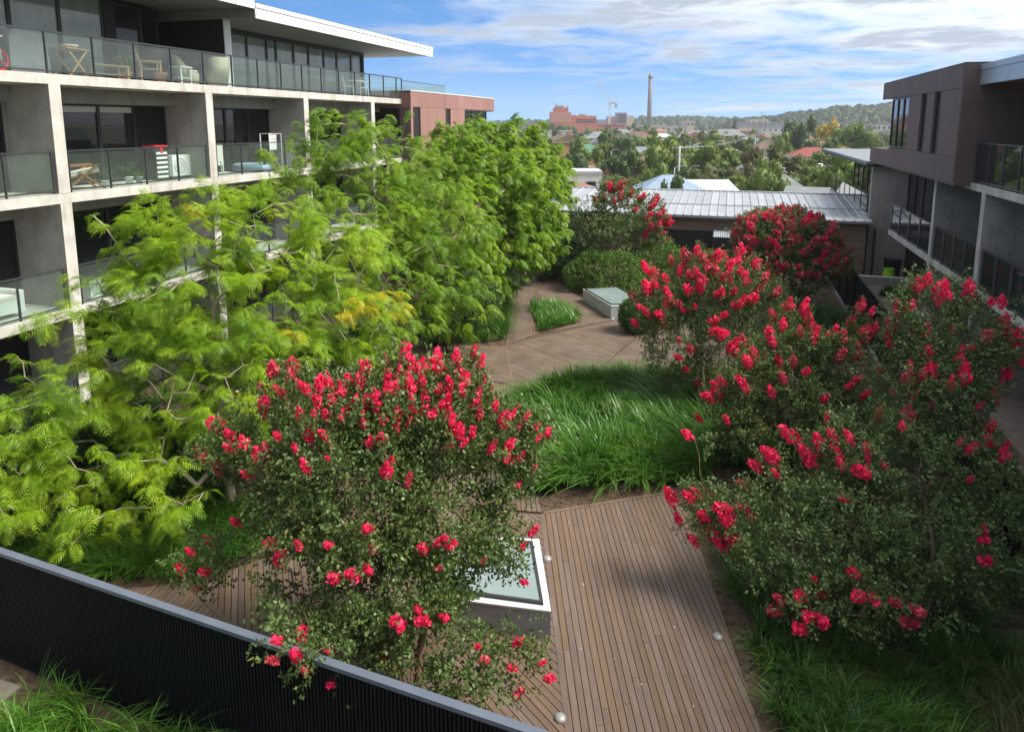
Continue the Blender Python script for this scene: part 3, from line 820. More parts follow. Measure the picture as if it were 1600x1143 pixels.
# ------------------------------------------------------------------ growing things
def tubes(P0, P1, r0, r1, n=5):
    D = P1 - P0
    R = frames(D)
    t = np.arange(n) * 2 * math.pi / n
    ring = np.stack([np.zeros(n), np.cos(t), np.sin(t)], 1)
    A = np.einsum('nij,kj->nki', R, ring)
    V = np.concatenate([P0[:, None] + A * r0[:, None, None], P1[:, None] + A * r1[:, None, None]], 1)
    k = np.arange(n); k2 = (k + 1) % n
    f = np.stack([k, k2, k2 + n, k + n], 1)
    F = f[None] + (np.arange(len(P0)) * 2 * n)[:, None, None]
    return V.reshape(-1, 3), F.reshape(-1, 4)

def grow(stems, targets, step=0.35, lift=0.12, sag=0.0, wander=0.05):
    """stems: lists of points rising from the ground; every target is reached by a twig from the nearest wood"""
    pos, par, plen = [], [], []
    for st in stems:
        prev = -1
        for p in st:
            pos.append(np.array(p, float)); par.append(prev)
            plen.append(0 if prev < 0 else plen[prev] + np.linalg.norm(pos[-1] - pos[prev]))
            prev = len(pos) - 1
    nst = len(pos)
    base = pos[0]
    targets = sorted(targets, key=lambda t: np.linalg.norm(np.asarray(t) - base))
    for t in targets:
        t = np.asarray(t, float)
        A = np.array(pos)
        dist = np.linalg.norm(A - t, axis=1)
        low = np.maximum(0, A[:, 2] - t[2])
        c = dist + 0.12 * np.array(plen) + 0.5 * low
        c[0] += 3
        i = int(np.argmin(c))
        a = pos[i]; dd = dist[i]
        n = max(1, int(round(dd / step)))
        mid = (a + t) / 2 + np.array([0, 0, lift * dd]) + rng.normal(0, wander * dd, 3)
        prev = i
        for k in range(1, n + 1):
            s = k / n
            p = a * (1 - s) ** 2 + mid * 2 * s * (1 - s) + t * s * s - np.array([0, 0, sag * dd * s * s])
            if k < n: p = p + rng.normal(0, 0.018, 3)
            pos.append(p); par.append(prev); plen.append(plen[prev] + np.linalg.norm(p - pos[prev]))
            prev = len(pos) - 1
    N = len(pos)
    cnt = np.zeros(N); kids = np.zeros(N, int)
    for i in range(N - 1, -1, -1):
        if kids[i] == 0: cnt[i] = 1
        if par[i] >= 0: cnt[par[i]] += cnt[i]; kids[par[i]] += 1
    return np.array(pos), np.array(par), cnt

def wood(G, r_base, r_min=0.006, power=0.5, thin=1e9, n=6):
    pos, par, cnt = G
    r = np.maximum(r_min, r_base * (cnt / cnt.max()) ** power)
    i = np.nonzero(par >= 0)[0]
    rp = np.minimum(r[par[i]], r[i] * 1.35)
    big = r[i] > 0.03
    parts = []
    for sel, nn in ((big, n), (~big, 4)):
        if sel.any():
            parts.append(tubes(pos[par[i]][sel], pos[i][sel] + (pos[i] - pos[par[i]])[sel] * 0.06, rp[sel], r[i][sel], nn))
    return join(parts)

def in_lobes(lobes, n, shell=0.55):
    """points through the outer part of a set of balls (x, y, z, r)"""
    L = np.array(lobes)
    w = L[:, 3] ** 2.2; w /= w.sum()
    k = rng.choice(len(L), n, p=w)
    d = rng.normal(size=(n, 3)); d /= np.linalg.norm(d, axis=1, keepdims=True)
    r = (shell + (1 - shell) * rng.random(n)) * L[k, 3]
    return L[k, :3] + d * r[:, None]
def lobes_of(spec, squash=1.0):
    return [(*far(x, y, d), r) for x, y, d, r in spec]

# leaf templates: points and quads
def diamond(base, d, side, length, width, droop):
    base, d, side = np.array(base), np.array(d), np.array(side)
    m = base + d * length * 0.45
    e = base + d * length + np.array([0, 0, -droop * length])
    return [base, m + side * width / 2, e, m - side * width / 2]
def frond(length=0.40, pairs=9, pin=0.13, width=0.027, droop=0.9, r=random):
    V, F = [], []
    curve = lambda t: np.array([length * t * (1 - 0.28 * droop * t), 0, -length * (0.08 * t + 0.50 * droop * t * t)])
    for i in range(pairs):
        t = (i + 0.6) / pairs
        p = curve(t); q = curve(min(1, t + 0.05)); d = q - p; d /= max(1e-6, np.linalg.norm(d))
        size = pin * (0.62 + 0.75 * math.sin(math.pi * min(1, t * 0.9 + 0.12))) * 0.85
        for sgn in (-1, 1):
            dr = np.array([0.38 * d[0], sgn * 0.92, 0.38 * d[2] - 0.12 + r.uniform(-.1, .1)]); dr /= np.linalg.norm(dr)
            side = np.array(d) + np.array([0, 0, r.uniform(-.25, .25)])
            b = len(V); V += diamond(p, dr, side, size, width, 0.35); F.append((b, b + 1, b + 2, b + 3))
    b = len(V)
    for t0, t1 in ((0, .5), (.5, 1)):
        p, q = curve(t0), curve(t1); w = np.array([0, .004, 0])
        V += [p - w, p + w, q + w, q - w]; F.append((b, b + 1, b + 2, b + 3)); b += 4
    return np.array(V), np.array(F)
def spray(seed, nf=5, **kw):
    r = random.Random(seed)
    parts = []
    for i in range(nf):
        V, F = frond(r=r, droop=r.uniform(0.8, 1.75), **kw)
        az = r.uniform(-1.9, 1.9) if i else 0.0
        pit = r.uniform(-0.25, 0.55)
        s = r.uniform(0.75, 1.1)
        Rz = np.array([[math.cos(az), -math.sin(az), 0], [math.sin(az), math.cos(az), 0], [0, 0, 1]])
        Ry = np.array([[math.cos(pit), 0, -math.sin(pit)], [0, 1, 0], [math.sin(pit), 0, math.cos(pit)]])
        V = (V * s) @ (Rz @ Ry).T + np.array([r.uniform(-0.12, 0.22), r.uniform(-.05, .05), r.uniform(-.05, .05)])
        parts.append((V, F))
    return join(parts)
SPRAYS = [spray(s) for s in range(8)]
SPRAYS_MID = [spray(10 + s, nf=5, pairs=8, width=0.034) for s in range(6)]
SPRAYS_FAR = [spray(20 + s, nf=6, pairs=6, width=0.075, pin=0.15) for s in range(5)]
def twig(seed, length=0.30, n=26, leaf=0.058, width=0.037, cone=1.0):
    r = random.Random(seed)
    V, F = [], []
    for i in range(n):
        t = (i + 0.5) / n
        p = np.array([length * t, r.gauss(0, .035), r.gauss(0, .035)])
        a = r.uniform(0, 2 * math.pi)
        d = np.array([0.45 + 0.4 * t, cone * math.cos(a), cone * math.sin(a)]); d /= np.linalg.norm(d)
        u = np.cross(d, [r.gauss(0, 1), r.gauss(0, 1), r.gauss(0, 1)]); u /= np.linalg.norm(u)
        b = len(V); V += diamond(p, d, u, leaf * r.uniform(.7, 1.2), width, 0.15); F.append((b, b + 1, b + 2, b + 3))
    return np.array(V), np.array(F)
TWIGS = [twig(s) for s in range(6)]
TWIGS_FAR = [twig(30 + s, length=0.42, n=24, leaf=0.10, width=0.06) for s in range(4)]
SHRUBS = [twig(60 + s, length=0.20, n=24, leaf=0.07, width=0.035, cone=1.3) for s in range(4)]

def scatter_var(vars_, pos, D, size, up_flat=False, roll=True):
    pos = np.asarray(pos); D = np.asarray(D, float).copy()
    if up_flat: D[:, 2] *= 0.35
    R = frames(D, rng.uniform(-.5, .5, len(D)) if up_flat else (rng.uniform(0, 6.28, len(D)) if roll else None))
    k = rng.integers(0, len(vars_), len(pos))
    parts = []
    for j, (tv, tf) in enumerate(vars_):
        s = k == j
        if s.any(): parts.append(scatter(tv, tf, pos[s], R[s], np.asarray(size)[s]))
    return join(parts)
from mathutils import noise as _noise
def gaps(p, scale=0.9, cut=-0.12):
    return np.array([_noise.noise(Vector(q) * scale) > cut for q in p])
def fill(lobes, n, inner=0.5, cut=-0.12, scale=0.9):
    """points through the crown with gaps, and the directions that lead outward"""
    p = in_lobes(lobes, n, inner)
    L = np.array(lobes)
    k = np.argmin(((p[:, None] - L[None, :, :3]) ** 2).sum(2) / L[None, :, 3] ** 2, 1)
    D = p - L[k, :3]
    D /= np.maximum(np.linalg.norm(D, axis=1, keepdims=True), 1e-6)
    g = gaps(p, scale, cut)
    return p[g], D[g]
def leafy_nodes(G, limit):
    pos, par, cnt = G
    i = np.nonzero((cnt <= limit) & (par >= 0))[0]
    D = pos[i] - pos[par[i]]
    return pos[i], D / np.maximum(np.linalg.norm(D, axis=1, keepdims=True), 1e-6), cnt[i]

def locust(label, base, lobes, n_tgt, r_base, stems=None, far_=False, singles=0, leaf='locust', per=1.0, size=1.0, cut=-0.15, gscale=1.1, twig_r=0.008, fork=0.35, yellow=None):
    base = Vector(base)
    root = thing('locust_tree', label, 'tree', base)
    tg = in_lobes(lobes, n_tgt, 0.5)
    L = np.array(lobes); c = (L[:, :3] * L[:, 3:] ** 2).sum(0) / (L[:, 3] ** 2).sum()
    top = np.array([(base.x * .5 + c[0] * .5), (base.y * .5 + c[1] * .5), base.z + (c[2] - base.z) * 0.9])
    n = 7
    st = [np.array(base) * (1 - k / n) + top * (k / n) + (rng.normal(0, 0.05, 3) if 0 < k else 0) for k in range(n + 1)]
    st[0] = np.array([base.x, base.y, base.z - 0.1])
    G = grow([st], tg, 0.38, 0.16, 0.05, 0.06)
    off = np.array(base)
    V, F = wood(G, r_base, twig_r, 0.55)
    put('trunk', np_mesh('trunk', V - off, F, M['bark_pale' if not far_ else 'bark_dark'], True), root)
    p, D, cnt = leafy_nodes(G, 3 if not far_ else 4)
    fp, fd = fill(lobes, int(per), 0.6, cut, gscale)
    p = np.concatenate([p, fp]); D = np.concatenate([D, fd])
    D = D + rng.normal(0, 0.35, D.shape)
    sz = rng.uniform(0.75, 1.15, len(p)) * size
    if singles:
        dist = np.linalg.norm(p - np.array(EYE), axis=1)
        o = np.argsort(dist); near, rest = o[:singles], o[singles:]
        Df = D[near].copy(); Df[:, 2] *= 0.35
        R = frames(Df, rng.uniform(-.5, .5, len(near)))
        vs_ = [np_mesh('leaf_spray', v, f, M[leaf]) for v, f in SPRAYS]
        for a, i in enumerate(near):
            o_ = put('leaf_spray', vs_[a % len(vs_)], root, Vector(p[i]) - base, Matrix(R[a].tolist()).to_euler(), float(sz[i]))
        p, D, sz = p[rest], D[rest], sz[rest]
    V, F = scatter_var(SPRAYS_FAR if far_ else SPRAYS if singles else SPRAYS_MID, p, D, sz, True)
    put('crown', np_mesh('crown', V - off, F, M[leaf]), root)['kind'] = 'stuff'
    if yellow:
        q = np.array([np.array(far(*y)) for y in yellow])
        q = np.concatenate([q + rng.normal(0, 0.16, q.shape) for _ in range(3)])
        V, F = scatter_var(SPRAYS, q, rng.normal(0, 1, q.shape), np.full(len(q), 0.8), True)
        put('yellow_leaves', np_mesh('yellow_leaves', V - off, F, M['yellow_leaf']), root)['kind'] = 'stuff'
    return root

T1 = lobes_of([(330, 325, 14, .8), (250, 370, 13.5, .8), (420, 360, 14.5, 1.1), (300, 450, 13, 1.3), (420, 470, 13.5, 1.4), (215, 470, 13, .7),
               (520, 400, 15, 1.3), (560, 490, 14.5, 1.1), (350, 570, 12.5, 1.3), (240, 600, 12.5, 1.1), (480, 570, 13, 1.1), (130, 620, 12, .9),
               (60, 660, 11.5, .7), (150, 700, 11.5, .9), (260, 690, 11.5, .8), (30, 720, 11, .55), (100, 780, 10.8, .55), (200, 770, 10.8, .6),
               (290, 770, 11, .5), (570, 570, 13.5, .7), (360, 640, 11.8, .7), (130, 340, 12.8, .3), (180, 345, 13, .35), (100, 400, 12.4, .3), (60, 490, 11.8, .3),
               (90, 490, 11.9, .3), (180, 410, 12.7, .4), (300, 300, 13.8, .4), (30, 590, 12, .4), (430, 640, 12.2, .6), (20, 800, 10.6, .4), (330, 400, 13.3, 1.0), (190, 560, 12.6, .8), (420, 560, 13, 1.0), (50, 770, 11, .55), (140, 830, 10.5, .4), (230, 380, 13.2, .7), (150, 450, 12.7, .5), (270, 520, 12.8, .9)])
b1 = on(362, 790)
locust('tall yellow green locust tree nearest on the left, long arms hanging over the deck', (b1.x, b1.y, 0), T1, 300, 0.10, singles=300, per=2900, size=0.80, cut=0.04, gscale=1.5, twig_r=0.012,
       yellow=[(545, 480, 13.2), (580, 465, 13.3), (460, 515, 12.7), (610, 480, 13.2), (300, 355, 13.2), (560, 478, 13.2)])
T2 = lobes_of([(520, 230, 20, 1.1), (600, 255, 21, 1.5), (475, 255, 19.5, .8), (560, 330, 19, 1.7), (650, 300, 21, 1.6), (620, 400, 18.5, 1.5),
               (700, 350, 20, 1.4), (520, 410, 17.5, 1.2), (640, 470, 17.5, 1.0), (700, 440, 19, 1.0), (560, 205, 20.5, .7), (440, 240, 19, .5), (650, 200, 20.5, .4), (720, 480, 18.5, .8)])
b2 = on(600, 520)
locust('bright green locust tree second from the camera along the left building', (b2.x, b2.y, 0), T2, 260, 0.12, per=1150, size=0.85, leaf='locust_far')
T3 = lobes_of([(760, 295, 27, 2.0), (820, 330, 27, 1.7), (720, 330, 25, 1.8), (780, 385, 25.5, 1.8), (845, 370, 27, 1.2), (700, 270, 27, 1.8), (740, 430, 24, 1.2), (830, 285, 29, 1.4), (680, 390, 23, 1.2)])
b3 = on(770, 430)
locust('spreading green locust tree shading the garden walk, third along the left building', (b3.x, b3.y, 0), T3, 240, 0.16, far_=True, leaf='locust_far', per=750, size=1.0)
T4 = lobes_of([(760, 232, 36, 1.8), (815, 235, 37, 1.9), (715, 245, 34, 1.7), (845, 262, 37, 1.7), (850, 300, 36, 1.5), (770, 270, 35, 2.0)])
b4 = Vector(far(790, 400, 36)); 
locust('farthest locust tree on the left, its rounded top standing against the distant town', (b4.x, b4.y, 0), T4, 200, 0.16, far_=True, leaf='locust_far', per=600, size=1.15)

# crape myrtles with flower heads placed over the outside of the crown
def flower(seed, n=130):
    r = np.random.default_rng(seed)
    d = r.normal(size=(n, 3)); d /= np.linalg.norm(d, axis=1, keepdims=True)
    lob = np.array([(0, 0, 0, .62), (.45, .12, .1, .5), (-.4, .1, -.1, .5), (.1, .38, -.05, .45), (.05, -.36, .1, .45), (.8, 0, 0, .32)])
    k = r.integers(0, len(lob), n)
    P = lob[k, :3] + d * lob[k, 3:] * r.uniform(.75, 1.05, (n, 1))
    R = frames(d + r.normal(0, .5, (n, 3)), r.uniform(0, 6.28, n))
    tv = np.array([(-.02, -.14, -.10), (.07, .02, -.16), (0, .16, .1), (-.06, -.02, .17)])
    return scatter(tv, np.array([(0, 1, 2, 3)]), P, R, r.uniform(.75, 1.35, n))
_fv = [flower(s) for s in range(5)]
FLOWERS = [np_mesh('flower_head', v, f, M['petal']) for v, f in _fv]
FADED = [np_mesh('flower_head', v, f, M['petal_old']) for v, f in _fv]
def on_crown(lobes, x, y):
    r, f = ray(x, y); r = r.normalized(); e = Vector(EYE)
    best, near = None, None
    for (cx, cy, cz, R) in lobes:
        c = Vector((cx, cy, cz)) - e
        t = c.dot(r); d2 = (c - r * t).length
        if near is None or d2 - R < near[0]: near = (d2 - R, t)
        if d2 < R:
            h = t - math.sqrt(R * R - d2 * d2)
            if best is None or h < best: best = h
    return e + r * (best if best is not None else near[1])

def myrtle(label, base, lobes, heads, n_tgt, r_base, n_extra=30, leaf='myrtle', far_=False, density=1.0, stems=4, extra_top=0.2, faded=0.2, size=1.0, ht=0.35, extra_r=0.1):
    base = Vector(base)
    root = thing('crape_myrtle', label, 'tree', base)
    off = np.array(base)
    L = np.array(lobes); c = (L[:, :3] * L[:, 3:] ** 2).sum(0) / (L[:, 3] ** 2).sum()
    spots = []
    for (x, y, r) in heads:
        p = on_crown(lobes, x, y)
        dd = (p - Vector(EYE)).length
        spots.append((p, r * dd / 1130.0 * 1.25))
    k = 0
    while k < n_extra:
        q = in_lobes(lobes, 1, 0.98)[0]
        if q[2] < c[2] + extra_top: continue
        if min(np.linalg.norm(q - l[:3]) / l[3] for l in L) < 0.93: continue
        spots.append((Vector(q), random.uniform(.75, 1.2) * extra_r)); k += 1
    st = []
    for s in range(stems):
        a = 2 * math.pi * s / stems + random.uniform(-.4, .4)
        tip = c + np.array([math.cos(a), math.sin(a), 0]) * random.uniform(.3, .8) - np.array([0, 0, 0.2])
        b = off + np.array([math.cos(a) * .07, math.sin(a) * .07, -0.1])
        mid = b * .5 + tip * .5 + np.array([math.cos(a) * .15, math.sin(a) * .15, ht * .3])
        st.append([b * (1 - t) ** 2 + mid * 2 * t * (1 - t) + tip * t * t + (rng.normal(0, .02, 3) if 0 < t < 1 else 0) for t in np.linspace(0, 1, 8)])
    tg = list(in_lobes(lobes, n_tgt, 0.45)) + [np.array(p) for p, r in spots]
    G = grow(st, tg, 0.26, 0.08, 0.02, 0.03)
    V, F = wood(G, r_base, 0.004, 0.62)
    put('trunk', np_mesh('trunk', V - off, F, M['bark_smooth'], True), root)
    p, D, cnt = leafy_nodes(G, 5)
    fp, fd = fill(lobes, int(density), 0.55, -0.10, 1.3)
    near_spot = np.array([np.array(q_) for q_, r_ in spots])
    fp2 = np.repeat(near_spot, 4, axis=0); fp2 = fp2 - (fp2 - c) * 0.10 + rng.normal(0, .09, fp2.shape)
    q = np.concatenate([p + rng.normal(0, 0.07, p.shape), fp, fp2])
    D = np.concatenate([D, fd, fp2 - c])
    D = D + rng.normal(0, 0.5, D.shape) + np.array([0, 0, 0.25]); k = len(q)
    V, F = scatter_var(TWIGS_FAR if far_ else TWIGS, q, D, rng.uniform(.75, 1.2, k) * size)
    put('crown', np_mesh('crown', V - off, F, M[leaf]), root)['kind'] = 'stuff'
    for i, (p, r) in enumerate(spots[:300]):
        out_ = (p - Vector(c)).normalized() * 0.6 + Vector((random.uniform(-.3, .3), random.uniform(-.3, .3), random.uniform(.2, .9)))
        e = out_.to_track_quat('X', 'Z').to_euler()
        old = random.random() < faded
        put('flower_head', (FADED if old else FLOWERS)[i % 5], root, p + (p - Vector(c)).normalized() * 0.10 - base, e,
            (r * random.uniform(.95, 1.25), r * random.uniform(.8, 1.0), r * random.uniform(.8, 1.05)))
    return root

H1 = [(432,590,9),(467,583,13),(465,602,12),(447,621,10),(425,637,9),(421,645,9),(485,617,10),(507,612,11),(520,612,10),(503,640,12),(535,625,14),(570,590,11),(567,612,12),(605,603,12),(618,620,12),(607,625,13),
 (632,570,14),(640,585,13),(655,588,13),(672,585,14),(685,590,12),(708,570,11),(710,590,14),(720,605,13),(715,622,10),(637,622,14),(640,640,10),(590,642,12),(575,640,9),(588,630,9),(690,640,12),(696,660,12),(698,680,11),
 (710,683,11),(730,683,9),(740,625,9),(733,645,12),(738,655,10),(765,642,9),(778,665,14),(790,655,8),(775,660,9),(597,698,12),(580,700,10),(600,668,8),(618,680,9),(635,672,6),(570,673,7),(540,667,7),(516,660,9),
 (500,660,9),(477,655,8),(445,690,9),(472,708,9),(427,712,11),(400,745,9),(326,713,10),(353,733,10),(372,688,12),(393,697,10),(373,705,9),(520,722,5),(610,727,7),(633,760,7),(635,750,7),(693,705,9),(715,700,9),
 (790,725,10),(785,700,10),(800,720,10),(795,760,9),(820,735,8),(810,665,10),(825,672,9),(845,682,9),(830,690,6),(780,720,8),(548,610,12),(525,640,10),(560,640,9),(655,610,11),(625,600,12),(695,615,11),(660,635,10),(680,620,9),(550,655,8),
 (440,845,11),(455,862,11),(445,870,8),(478,847,9),(522,845,9),(577,822,11),(583,850,8),(530,893,13),(557,888,13),(577,880,9),(655,850,12),(680,840,12),(695,845,10),(677,880,7),(745,870,6),(820,828,9),(805,850,8),
 (808,903,6),(620,957,14),(652,955,12),(650,938,8),(687,950,9),(443,988,9),(482,970,9),(480,985,7),(470,1010,11),(437,1018,8),(482,1032,6),(520,1002,7),(600,1012,10),(580,1037,6),(527,1048,11),(737,998,7),(748,1018,9),
 (798,993,9),(790,1030,8),(837,1025,6),(848,1049,8),(800,1072,10),(310,860,8),(295,885,9),(335,890,9),(338,843,8),(318,913,7),(382,815,8)]
L1 = lobes_of([(620,670,9.3,.85),(510,690,9.2,.85),(710,680,9.2,.8),(430,715,9.0,.5),(785,700,9.4,.5),(560,780,8.7,1.1),(690,800,8.7,.9),(465,800,8.7,.6),(780,820,8.7,.5),(560,900,8.1,.75),(475,910,7.9,.45),
 (640,930,8.0,.65),(520,1000,7.4,.4),(730,1040,7.3,.42),(440,1020,6.8,.3),(810,1040,7.5,.28),(320,880,8.6,.25),(360,700,9.1,.3),(640,590,9.5,.35),(710,590,9.5,.35),(390,850,8.4,.22),(680,990,7.7,.45),(445,620,9.2,.3),(830,690,9.4,.3),(490,1040,6.9,.28),(640,1050,7.3,.3)])
b = on(640, 1085)
myrtle('crape myrtle full of red flowers rising just behind the near fence', (b.x, b.y, 0), L1, H1, 310, 0.05, n_extra=46, density=4700, stems=5, extra_top=0.6, faded=0.12, extra_r=0.11)
H2 = [(1247,687,14),(1217,715,12),(1192,729,10),(1222,741,8),(1275,720,16),(1290,700,11),(1310,690,11),(1318,710,9),(1322,728,10),(1335,692,9),(1352,740,15),(1363,711,8),(1420,607,14),(1453,593,12),(1440,598,9),(1502,597,14),
 (1482,610,9),(1425,632,8),(1417,660,11),(1409,677,6),(1582,575,11),(1566,590,9),(1537,673,8),(1533,695,9),(1508,707,9),(1492,697,7),(1325,777,7),(1173,758,9),(1524,825,9),(1525,838,8),(1529,868,9),(1060,777,11),(1088,777,9),
 (1101,770,9),(1122,777,8),(1112,805,12),(1070,809,8),(1145,798,14),(1145,815,9),(1117,820,9),(1134,840,16),(1158,839,13),(1095,842,8),(1170,790,9),(1183,800,10),(1338,888,11),(1345,921,10),(1369,926,10),(1400,929,10),(1430,941,12),
 (1418,961,13),(1258,923,11),(1291,917,10),(1278,897,7),(1226,929,10),(1220,945,10),(1268,953,9),(1287,961,13),(1257,972,12),(1085,682,9),(1432,457,9),(1447,448,9),(1470,468,14),(1512,457,10),(1512,468,10),(1406,493,9),(1423,487,7),
 (1391,513,7),(1400,520,10),(1389,529,9),(1391,549,7),(1445,527,8),(1565,520,13),(1583,538,12),(1536,537,10),(1514,553,6),(1545,480,6),(1562,480,7),(1497,572,8),(1447,560,8)]
L2 = lobes_of([(1445,500,11.6,.5),(1510,545,11.4,.5),(1425,590,11.3,.5),(1480,620,11,.6),(1330,725,10.8,.75),(1410,740,10.5,.8),(1250,785,10.4,.65),(1510,740,10.3,.75),(1155,810,10.3,.38),(1330,835,9.8,.8),(1450,850,9.6,.8),
 (1250,870,9.6,.5),(1560,840,9.8,.6),(1350,930,9.0,.45),(1262,950,9.0,.33),(1195,875,9.6,.3),(1435,935,8.9,.4),(1095,790,10.4,.22),(1565,545,11.4,.3),(1575,760,10.4,.4),(1500,470,11.8,.25),(1440,460,11.8,.22),(1500,910,9.2,.45),(1420,660,11,.5),(1350,790,10.2,.7)])
b = on(1436, 985)
myrtle('large dark crape myrtle filling the right foreground with scattered red flowers', (b.x, b.y, 0), L2, H2, 380, 0.042, n_extra=40, leaf='myrtle_dark', density=4200, stems=5, extra_top=0.3, faded=0.15, extra_r=0.09)
H5 = [(1341,485,9),(1357,493,7),(1326,508,8),(1348,527,12),(1362,518,8),(1235,485,9),(1256,487,10),(1260,500,9),(1210,500,8),(1265,517,9),(1270,532,10),(1300,530,11),(1312,535,10),(1290,535,8),(1205,530,11),(1210,543,10),
 (1306,562,11),(1333,560,8),(1220,573,9),(1240,572,9),(1258,585,7),(1227,595,9),(1209,613,9),(1284,621,7),(1342,618,8),(1330,595,8),(1316,605,7),(1250,528,8),(1225,515,8),(1119,620,13),(1132,612,12),(1138,597,8),(1168,602,11),(1174,570,12),(1142,655,7),(1101,653,7),(1170,540,9),(1185,560,9)]
L5 = lobes_of([(1230,560,14.5,.75),(1180,610,14,.7),(1295,570,14.5,.65),(1250,640,13.8,.95),(1315,640,13.8,.6),(1170,670,13.4,.5),(1130,630,14,.35),(1240,510,14.8,.35),(1345,525,14.8,.22),(1290,690,13.2,.6),(1340,600,14.2,.3)])
b = on(1270, 760)
myrtle('crape myrtle with small red flowers between the big grass bed and the large right one', (b.x, b.y, 0), L5, H5, 260, 0.05, n_extra=14, density=2500, extra_top=0.5, faded=0.3, extra_r=0.09)
H3 = [(1015,425,10),(1028,434,10),(995,465,8),(1016,455,12),(1050,469,9),(1060,477,6),(1017,489,8),(1036,492,10),(1040,502,8),(1006,481,7),(999,505,7),(1074,406,10),(1090,399,8),(1054,413,8),(1118,409,10),(1100,415,9),(1129,410,9),
 (1138,425,10),(1116,429,10),(1088,434,9),(1099,444,9),(1079,458,10),(1095,452,9),(1118,463,7),(1168,471,11),(1147,479,9),(1070,485,6),(1063,530,6),(1079,543,8),(1063,555,8),(1074,573,7),(1113,502,10),(1121,518,15),(1142,539,12),
 (1145,549,10),(1129,493,7),(1155,397,9),(1176,421,9),(1091,594,8),(1190,440,9),(1205,460,9),(1180,455,8),(1160,440,9),(1150,415,9),(1125,440,8),(1105,425,8),(1065,430,8),(1045,440,8)]
L3 = lobes_of([(1110,470,18.5,1.05),(1045,485,18.5,.85),(1170,460,19,.9),(1065,540,18,.95),(1130,550,17.8,1.0),(1015,500,18.3,.5),(1100,420,18.7,.5),(1200,470,19,.5)])
b = on(1105, 648)
myrtle('red flowering crape myrtle with a bare trunk at the edge of the big grass bed', (b.x, b.y, 0), L3, H3, 240, 0.045, n_extra=40, density=2000, extra_top=0.3, faded=0.3, extra_r=0.13)
L4 = lobes_of([(1200,385,28,1.15),(1255,390,28,1.25),(1280,415,27.5,.9),(1230,425,27.5,1.2),(1180,370,28.5,.75),(1295,400,28,.6),(1230,360,28.5,.8),(1265,445,27,.8)])
b = Vector(far(1240, 465, 28))
myrtle('dusky pink red crape myrtle by the far black fence, almost covered in flowers', (b.x, b.y, 0), L4, [], 200, 0.05, n_extra=290, leaf='myrtle_dark', far_=True, density=650, extra_top=-0.5, faded=0.6, extra_r=0.24)
L6 = lobes_of([(970,330,33,1.4),(930,355,32.5,1.3),(1005,345,33,1.1),(960,368,32,1.15),(915,368,32,.75),(1010,370,33,.75),(965,305,33,.7)])
b = Vector(far(965, 430, 32.5))
H6 = [(x, y, r) for x, y, r in ((955,298,7),(968,296,8),(975,290,6),(1020,315,8),(1015,325,8),(1028,335,8),(1035,345,8),(1010,340,7),(1025,350,7),(1040,350,7),(1012,355,7),(1005,365,6),(1030,365,6),(970,310,6),(985,305,6),(1000,312,7),(945,310,5),(990,330,5),(1035,375,6),(960,318,5))]
myrtle('dark crape myrtle with red tips in front of the low ribbed roof', (b.x, b.y, 0), L6, H6, 220, 0.06, n_extra=12, leaf='myrtle_dark', far_=True, density=900, extra_top=0.6, faded=0.5, extra_r=0.13)

# ------------------------------------------------------------------ shrubs
def shrub(name, label, lobes, leaf, n, size=1.0, cat='shrub', group=None, vars_=None, inner=True):
    L = np.array(lobes)
    base = Vector((L[:, 0].mean(), L[:, 1].mean(), 0))
    off = np.array(base)
    pos = in_lobes(lobes, n, 0.86)
    d = np.array([min(np.linalg.norm(q - l[:3]) / l[3] for l in L) for q in pos])
    pos = pos[(d > 0.72) & (pos[:, 2] > 0)]
    k = np.argmin(((pos[:, None] - L[None, :, :3]) ** 2).sum(2) / L[None, :, 3] ** 2, 1)
    D = pos - L[k, :3] + rng.normal(0, 0.35, pos.shape)
    V, F = scatter_var(vars_ or SHRUBS, pos - D / np.linalg.norm(D, axis=1, keepdims=True) * 0.12, D, rng.uniform(.8, 1.25, len(pos)) * size)
    r = thing(name, label, cat, base, 0, group)
    put('foliage', np_mesh('foliage', V - off, F, M[leaf]), r)['kind'] = 'stuff'
    m = MB()
    for s in range(7):
        a = s * 0.9; q = L[s % len(L)]
        m.tube([(base.x + .1 * math.cos(a), base.y + .1 * math.sin(a), -0.05), (q[0] + .3 * q[3] * math.cos(a), q[1] + .3 * q[3] * math.sin(a), q[2] + .2 * q[3])], [0.025, 0.01], 5)
    m.build('stem', M['bark_dark'], r)
    return r
def balls(spec): return [(*far(x, y, d), r) for x, y, d, r in spec]
shrub('clipped_shrub', 'broad dark clipped shrub behind the far roof light', balls([(930,425,31,1.0),(965,430,30.5,1.1),(995,435,30.5,.9),(945,450,30,.8),(985,452,29.8,.8),(905,430,30.8,.7)]), 'shrub_light', 2200)
shrub('clipped_shrub', 'lighter green rounded shrub beneath the dark far crape myrtle', balls([(1030,405,33,1.1),(1010,410,32.5,.9),(1045,412,33,.8)]), 'shrub_light', 1000)
shrub('clipped_shrub', 'small round clipped ball at the left foot of a red crape myrtle', balls([(995,492,24.5,.62)]), 'shrub', 700)
shrub('clipped_shrub', 'wide flat topped clipped mound below the dusky crape myrtle by the black fence', balls([(1290,508,23.5,.7),(1310,512,23.3,.65),(1270,510,23.6,.6),(1325,515,23.2,.5)]), 'shrub', 1700, 0.8)
shrub('leafy_shrub', 'pale green shrub in front of the small shed on the low back building', balls([(1190,345,34.5,.65),(1175,352,34.5,.5),(1205,352,34.5,.45)]), 'shrub_light', 600)
